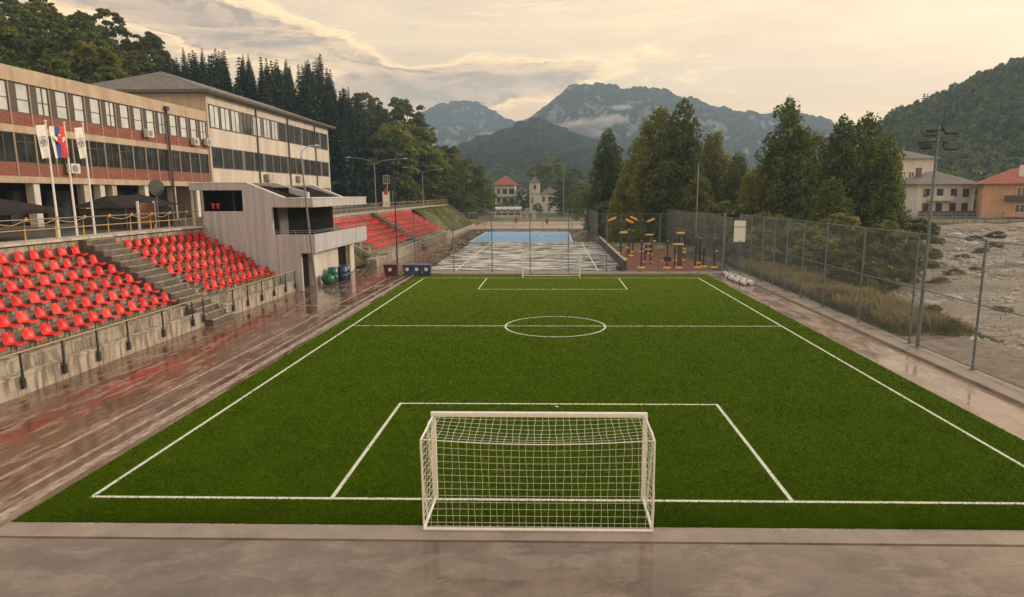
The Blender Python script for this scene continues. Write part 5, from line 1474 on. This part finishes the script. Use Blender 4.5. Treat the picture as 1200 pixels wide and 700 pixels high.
# distant woods, each read as one mass
def forest(name, label, pts, kinds, mats):
    for kind, mt in kinds:
        Vs = []; Fs = []; off = 0
        protos = []
        for s in range(3):
            if kind == 'c': V, F_ = spruce_arrays(12, 2.6, 500 + s, 12, 6, 3, 1.3)
            else: (V, F_), _c = broad_crown(10, 4.6, 520 + s, 330, 1.5, 'round', .0, 26)
            protos.append((V, F_))
        for i, (x, y, z, sc, kd) in enumerate(pts):
            if kd != kind: continue
            V, F_ = protos[i % 3]; a = i * 2.4; c_, s_ = math.cos(a), math.sin(a)
            W_ = V.copy(); W_[:, 0] = V[:, 0] * c_ - V[:, 1] * s_; W_[:, 1] = V[:, 0] * s_ + V[:, 1] * c_
            Vs.append(W_ * sc + np.array([x, y, z])); Fs.append(F_ + off); off += len(V)
        if Vs: tag(np_mesh(name, np.concatenate(Vs), np.concatenate(Fs), M[mt]), label % ('conifers' if kind == 'c' else 'broadleaf trees'), 'wood', kind='stuff')
pts = []
rs = np.random.RandomState(9)
while len(pts) < 1500:
    y = rs.uniform(186, 470); px = rs.uniform(1020, 1290); x = (px - 647) / 752 * y
    if x < 112: continue
    if rs.rand() < .35 * (y - 186) / 280: continue
    z = float(hR(np.array(x), np.array(y))); pts.append((x, y, z - 1., rs.uniform(.7, 1.25), 'c' if rs.rand() < .22 else 'b'))
forest('far_wood', 'far-off wood of %s covering the hill behind the river houses', pts, (('c', 'needle'), ('b', 'leaf_dark')), None)
pts = []
while len(pts) < 420:
    y = rs.uniform(300, 620); px = rs.uniform(480, 1040); x = (px - 647) / 752 * y
    if -28 < x < 8 and y < 330: continue
    pts.append((x, y, -.5, rs.uniform(.5, 1.0), 'b' if rs.rand() < .8 else 'c'))
forest('valley_wood', 'distant wood of %s on the valley floor before the mountains', pts, (('c', 'needle'), ('b', 'leaf_mid')), None)

# shrubs on the river bank
sh = tree_proto('river_shrub', 20, 11, 106, 7000, .9, 'shrub_leaf', 'round', .2, .0, 50)
SH = [(22.0, 37.2, 1.2), (24.0, 51, 3.0), (26.0, 55, 4.0), (24.0, 58, 4.4), (28.5, 58, 5.4), (31.5, 61, 5.2), (25.5, 65, 5.4), (29.5, 68, 6.4), (22.0, 72, 5.2), (37.5, 72, 5.4), (26.0, 77, 6.4), (42.0, 76, 5.5), (20.9, 33.4, .9), (23.4, 39.8, 1.1), (52, 96, 3.0), (60, 104, 3.2), (20.6, 66, 4.0), (19.9, 80, 5), (24, 90, 7), (34, 84, 7), (14, 106, 7), (10, 112, 6), (36, 60, .9), (41, 66, 1.0), (46, 70, 1.0), (52, 82, 1.1), (58, 88, 1.1), (48, 90, 1.3), (66, 97, 1.2), (70, 108, 1.3), (61, 110, 1.3), (40, 52, .8), (33, 47, .7), (76, 112, 1.4), (55, 70, .9), (62, 84, 1.0), (50, 62, .9), (72, 92, 1.1)]
for i, (x, y, h) in enumerate(SH):
    z = float(h_ground(np.array(x), np.array(y)))
    o = sh if i == 0 else copy_tree(sh)
    s_ = h / 20; lo_ = h < 1.45 and x > 26; o.location = (x, y, z - (.35 if lo_ else .1)); o.scale = (s_ * 2.2, s_ * 2.0, s_) if lo_ else (s_ * 1.2, s_ * 1.2, s_); o.rotation_euler.z = i * 1.7
    tag(o, 'leafy grey-green shrub growing on the river bank behind the right fence', 'shrub', 'shrubs on the river bank')
# grasses
def grass(name, label, n, xr_, yr_, hf, hmin, hmax, mt, seed, wd=.02, clump=True):
    rs = np.random.RandomState(seed); x = rs.uniform(*xr_, n); y = yr_[0] + (yr_[1] - yr_[0]) * rs.rand(n)
    if clump:
        keep = fbm(x * .6, y * .35, seed, 3) > .42 + .2 * rs.rand(n) - .1; x, y = x[keep], y[keep]; n = len(x)
    z = hf(x, y); h = rs.uniform(hmin, hmax, n) * (.5 + fbm(x * .4, y * .3, seed + 2, 3)); a = rs.uniform(0, 2 * np.pi, n); w_ = wd * (.7 + .6 * rs.rand(n)) 
    bx_, by_ = np.cos(a) * w_, np.sin(a) * w_; lx = rs.normal(size=n) * h * .3; ly = rs.normal(size=n) * h * .3
    V = np.stack([np.stack([x - bx_, y - by_, z - .02], 1), np.stack([x + bx_, y + by_, z - .02], 1), np.stack([x + lx * .4 + bx_ * .7, y + ly * .4 + by_ * .7, z + h * .6], 1), np.stack([x + lx, y + ly, z + h], 1)], 1).reshape(-1, 3)
    return tag(np_mesh(name, V, np.arange(n * 4).reshape(-1, 4), M[mt]), label, 'grass', kind='stuff')
grass('dry_grass', 'dry straw coloured grass growing on the bank behind the right fence', 60000, (18.3, 22.6), (34, 82), h_ground, .25, .95, 'dry_grass', 71)
grass('green_weeds', 'low green weeds mixed among the dry grass on the river bank', 42000, (18.0, 23.5), (33, 82), h_ground, .12, .45, 'green_grass', 72, .022)
grass('bank_weeds', 'sparse weeds on the gravel of the river bed', 3000, (23, 80), (32, 116), h_ground, .08, .3, 'green_grass', 73, .03)
grass('bank_grass', 'short grass on the bank at the end of the far stand', 16000, (-24.8, -18), (112.5, 153), lambda X, Y: .15 + 4.55 * sstep((-17.9 - X) / 7.) , .08, .25, 'green_grass', 74, .05, False)
M['turf_blade'] = leaf_mat('turf_fibre', (.046, .096, .0005), (.142, .238, .002), None, .25, .8, .02)
rs = np.random.RandomState(31); n = 620000
x = rs.uniform(-12.28, 14.08, n); y = 13.32 + 44. * rs.rand(n) ** 1.9; a = rs.uniform(0, 2 * np.pi, n); h = rs.uniform(.018, .042, n); wv = rs.uniform(.006, .013, n) * (1 + (y - 13) * .06)
lx = rs.normal(size=n) * .014; ly = rs.normal(size=n) * .014; z = np.full(n, .018)
ln_ = ((np.abs(y - y0) < .07) & (x > xL) & (x < xR)) | ((np.abs(x - xL) < .07) & (y > y0)) | ((np.abs(x - xR) < .07) & (y > y0)) | (np.abs(y - ym) < .07) | (np.abs(np.hypot(x - .16, y - ym) - 2.79) < .07) | ((np.abs(x + 5.38) < .07) & (y < 21.8) & (y > y0)) | ((np.abs(x - 5.77) < .07) & (y < 21.8) & (y > y0)) | ((np.abs(y - 21.74) < .07) & (np.abs(x - .2) < 5.6))
k_ = ~(ln_ & (rs.rand(n) < .93)) & (rs.rand(n) > .93 * sstep((y - 15) / 40.)); x, y, a, h, wv, lx, ly, z = [q[k_] for q in (x, y, a, h, wv, lx, ly, z)]; n = len(x)
bx_, by_ = np.cos(a) * wv, np.sin(a) * wv
V = np.stack([np.stack([x - bx_, y - by_, z], 1), np.stack([x + bx_, y + by_, z], 1), np.stack([x + lx + bx_ * .5, y + ly + by_ * .5, z + h], 1), np.stack([x + lx - bx_ * .5, y + ly - by_ * .5, z + h], 1)], 1).reshape(-1, 3)
tag(np_mesh('turf_fibre', V, np.arange(n * 4).reshape(-1, 4), M['turf_blade']), 'green plastic fibres standing up from the near end of the pitch', 'turf fibre', kind='stuff')
rs = np.random.RandomState(33); n = 5200; x = rs.uniform(-12.3, 17., n); y = 13.285 + np.abs(rs.normal(size=n)) * -.045; sr = rs.uniform(.006, .017, n)
tt = np.array([[1, 0, -.3], [-.5, .8, -.3], [-.5, -.8, -.3], [0, 0, .8]]); tf = np.array([[0, 1, 3], [1, 2, 3], [2, 0, 3]])
V = tt[None] * sr[:, None, None] * rs.uniform(.7, 1.3, (n, 4, 1)) + np.stack([x, y, np.full(n, .031)], 1)[:, None]
tag(np_mesh('infill_crumbs', V.reshape(-1, 3), (tf[None] + (np.arange(n) * 4)[:, None, None]).reshape(-1, 3), M['stone']), 'pale crumbs and grit washed along the near edge of the turf', 'grit', kind='stuff')
# river stones
rs = np.random.RandomState(77); n = 22000
sx_ = rs.uniform(20.5, 110, n); sy_ = 20 + 100 * rs.rand(n) ** .8; kk = fbm(sx_ * .08, sy_ * .3, 8, 4) > .40 + .2 * rs.rand(n); sx_, sy_ = sx_[kk], sy_[kk]; n = len(sx_); sz = h_ground(sx_, sy_); sr = rs.uniform(.05, .18, n) * (1 + 1.6 * (rs.rand(n) < .05)) * (1 + sy_ / 130)
ico = bmesh.new(); bmesh.ops.create_icosphere(ico, subdivisions=1, radius=1.); iv = np.array([v.co[:] for v in ico.verts]); ifc = np.array([[v.index for v in f.verts] for f in ico.faces]); ico.free()
sc3 = np.stack([sr * rs.uniform(.8, 1.7, n), sr * rs.uniform(.8, 1.5, n), sr * rs.uniform(.4, .8, n)], 1)
V = (iv[None] * (1 + .18 * rs.normal(size=(n, len(iv), 1)))) * sc3[:, None] + np.stack([sx_, sy_, sz], 1)[:, None]
tag(np_mesh('river_stones', V.reshape(-1, 3), (ifc[None] + (np.arange(n) * len(iv))[:, None, None]).reshape(-1, 3), M['stone']), 'loose pale stones strewn over the dry river bed', 'stones', kind='stuff')

# ------------------------------------------------------------------ air
def haze(density):
    b = MB().box(-1900, 2300, -60, 2480, -12, 400)
    m, nt, out = new_mat('haze'); g = G(nt)
    v = g.n('ShaderNodeVolumePrincipled', {'Color': (.50, .72, 1., 1), 'Density': density, 'Anisotropy': .2})
    nt.links.new(v.outputs[0], out.inputs['Volume'])
    tag(b.build('haze', m), 'thin evening haze filling the valley', 'haze', kind='stuff')
haze(.00043)

def mist(px, py, Y, rx, rz, dens, seed):
    c = atY(px, py, Y); m, nt, out = new_mat('mist'); g = G(nt)
    t = g.n('ShaderNodeTexCoord'); ln = g.n('ShaderNodeVectorMath', {0: t.outputs['Object']}, operation='LENGTH').outputs['Value']
    mp = g.n('ShaderNodeMapping', {'Vector': t.outputs['Object'], 'Location': (seed, seed * .7, 0), 'Scale': (1, 1, .7)}).outputs[0]
    nz = g.noise(mp, 2.6, 8, .75, .9)
    d = g.math('SUBTRACT', g.math('MULTIPLY_ADD', nz, 2.2, -.45), ln)
    d = g.math('MULTIPLY', g.math('MAXIMUM', g.math('MULTIPLY', d, 2.2), 0.), dens)
    v = g.n('ShaderNodeVolumePrincipled', {'Color': (.95, .95, .97, 1), 'Density': d, 'Anisotropy': .2}); nt.links.new(v.outputs[0], out.inputs['Volume'])
    b = bmesh.new(); bmesh.ops.create_icosphere(b, subdivisions=2, radius=1.); me_ = bpy.data.meshes.new('mist_bank'); b.to_mesh(me_); b.free(); me_.materials.append(m)
    o = bpy.data.objects.new('mist_bank', me_); COL.objects.link(o); o.location = c; o.scale = (rx, rx * .9, rz)
    tag(o, 'pale wisp of cloud clinging to the mountain side', 'mist', kind='stuff')
for i, a in enumerate(((676, 150, 1100, 52, 20, .09), (703, 144, 1100, 34, 18, .08), (650, 158, 1100, 38, 15, .07), (592, 160, 1380, 56, 17, .08), (566, 166, 1380, 36, 14, .06), (618, 150, 1400, 32, 18, .06), (728, 126, 1200, 36, 8, .05), (690, 156, 1100, 46, 12, .09), (720, 140, 1150, 40, 13, .07), (578, 158, 1380, 50, 12, .08), (634, 168, 1100, 40, 10, .06), (800, 140, 1200, 46, 12, .05))): mist(*a, i * 3.1)

# ------------------------------------------------------------------ sky and sun
SUN_EL, SUN_AZ = 17., 64.    # azimuth measured from +Y towards +X
wd_ = bpy.data.worlds.new('World'); S.world = wd_; wd_.use_nodes = True
nt = wd_.node_tree; nt.nodes.clear(); g = G(nt); out = nt.nodes.new('ShaderNodeOutputWorld')
sky = g.n('ShaderNodeTexSky', sky_type='NISHITA', sun_disc=False, sun_elevation=R(SUN_EL), sun_rotation=R(SUN_AZ))
sky.altitude = 400; sky.air_density = 1.2; sky.dust_density = 3.
bg = g.n('ShaderNodeBackground', {'Color': g.mix(1., sky.outputs[0], (1., .82, .58), 'MULTIPLY'), 'Strength': .05})
tc = g.n('ShaderNodeTexCoord'); sep = g.n('ShaderNodeSeparateXYZ', {'Vector': tc.outputs['Generated']})
zz = g.math('MAXIMUM', sep.outputs[2], .0)
# project direction on a cloud deck for perspective-correct layers
den = g.math('ADD', zz, .16)
cu = g.math('DIVIDE', sep.outputs[0], den); cv = g.math('DIVIDE', sep.outputs[1], den)
deck = g.n('ShaderNodeCombineXYZ', {0: cu, 1: cv, 2: 0.}).outputs[0]
high = g.ramp(g.noise(g.n('ShaderNodeMapping', {'Vector': deck, 'Scale': (.8, 1.6, 1), 'Rotation': (0, 0, .35)}).outputs[0], 1.7, 8, .68, .9), [(.40, 0.), (.62, 1.)])
base = g.ramp(zz, [(0., (1.0, .52, .22)), (.09, (.94, .54, .26)), (.20, (.80, .52, .29)), (.34, (.66, .47, .32)), (.7, (.42, .45, .52)), (1., (.36, .42, .54))])
col = g.mix(g.math('MULTIPLY', high, .55), base, (1.0, .72, .38), 'MIX')
# lower cumulus banks: az/el noise, with bank masks
az = g.math('ARCTAN2', sep.outputs[0], sep.outputs[1])
ae = g.n('ShaderNodeCombineXYZ', {0: az, 1: g.math('MULTIPLY', zz, 3.2), 2: 0.}).outputs[0]
cn = g.noise(ae, 6.5, 12, .66, .45)
cn2 = g.noise(g.n('ShaderNodeMapping', {'Vector': ae, 'Location': (-.018, -.030, 0)}).outputs[0], 6.5, 12, .66, .45)
def gauss(az0, el0, saz, sel, amp=1., slope=0.):
    da = g.math('DIVIDE', g.math('SUBTRACT', az, az0), saz)
    e0 = g.math('ADD', g.math('MULTIPLY', g.math('SUBTRACT', az, az0), slope), el0)
    de = g.math('DIVIDE', g.math('SUBTRACT', zz, e0), sel)
    r_ = g.math('ADD', g.math('MULTIPLY', da, da), g.math('MULTIPLY', de, de))
    return g.math('MULTIPLY', g.math('POWER', 2.718, g.math('MULTIPLY', r_, -1.)), amp)
m1 = gauss(-.16, .148, .27, .030, 1.15, .13)    # long bank above the mountains
m2 = gauss(-.46, .215, .19, .036, 1.1, -.13)     # bank upper left
m3 = gauss(.22, .105, .10, .018, .6)
m4 = gauss(.02, .09, .07, .025, .5)
m5 = gauss(.42, .085, .18, .018, .5)
mask = g.math('ADD', g.math('ADD', g.math('ADD', m1, m2), g.math('ADD', m3, m4)), m5)
dn = g.math('ADD', g.math('MULTIPLY', mask, .52), cn)
body = g.ramp(dn, [(.70, 0.), (.78, 1.)])
lit = g.ramp(g.math('SUBTRACT', cn, cn2), [(.46, 0.), (.54, 1.)])
lit = g.ramp(g.math('MULTIPLY_ADD', g.math('SUBTRACT', cn, cn2), 5., .5), [(.30, 0.), (.72, 1.)])
edge = g.ramp(dn, [(.63, 0.), (.71, 1.), (.79, 0.)])
shade = g.mix(lit, (.27, .155, .095), (.84, .48, .25))
thick = g.ramp(dn, [(.78, 0.), (1.02, 1.)])
shade = g.mix(g.math('MULTIPLY', thick, .6), shade, (.36, .22, .145))
col = g.mix(g.math('MULTIPLY', body, .92), col, shade)
col = g.mix(g.math('MULTIPLY', edge, .75), col, (1.55, .94, .36))
sc_ = g.noise(g.n('ShaderNodeMapping', {'Vector': ae, 'Scale': (1., 2.6, 1), 'Rotation': (0, 0, .22)}).outputs[0], 2.6, 10, .7, .6)
scb = g.math('MULTIPLY', g.ramp(sc_, [(.52, 0.), (.66, 1.)]), g.ramp(zz, [(.10, 0.), (.2, 1.)]))
col = g.mix(g.math('MULTIPLY', scb, .7), col, (1.3, .86, .38))
scd = g.math('MULTIPLY', g.ramp(sc_, [(.30, 1.), (.43, 0.)]), g.ramp(zz, [(.08, 0.), (.16, 1.)]))
col = g.mix(g.math('MULTIPLY', scd, .7), col, (.47, .32, .22))
glow = g.math('ADD', gauss(.85, .38, .42, .26, .6), gauss(.25, .24, .5, .10, .12))
col = g.mix(glow, col, (1.15, .70, .34))
up_ = g.math('GREATER_THAN', sep.outputs[2], -.02)
col = g.mix(up_, (.18, .15, .12), col)
bg2 = g.n('ShaderNodeBackground', {'Color': col, 'Strength': .98})
ad = g.n('ShaderNodeAddShader'); nt.links.new(bg.outputs[0], ad.inputs[0]); nt.links.new(bg2.outputs[0], ad.inputs[1])
nt.links.new(ad.outputs[0], out.inputs[0])
sd = bpy.data.lights.new('sun', 'SUN'); sd.energy = 2.3; sd.angle = R(10); sd.color = (1., .84, .66)
so = bpy.data.objects.new('sun', sd); COL.objects.link(so)
dirv = Vector((math.sin(R(SUN_AZ)) * math.cos(R(SUN_EL)), math.cos(R(SUN_AZ)) * math.cos(R(SUN_EL)), math.sin(R(SUN_EL))))
so.rotation_euler = dirv.to_track_quat('Z', 'Y').to_euler()

vs = S.view_settings; vs.view_transform = 'Standard'; vs.look = 'None'; vs.exposure = .56; vs.gamma = 1.; vs.use_curve_mapping = False
S.render.engine = 'CYCLES'
cy_ = S.cycles; cy_.max_bounces = 6; cy_.diffuse_bounces = 3; cy_.glossy_bounces = 3; cy_.transmission_bounces = 3; cy_.transparent_max_bounces = 8; cy_.volume_bounces = 0
cy_.use_denoising = True; cy_.volume_step_rate = 2.; cy_.volume_max_steps = 64; cy_.sample_clamp_indirect = 6.
print('trees', nT, 'objects', len(S.objects))
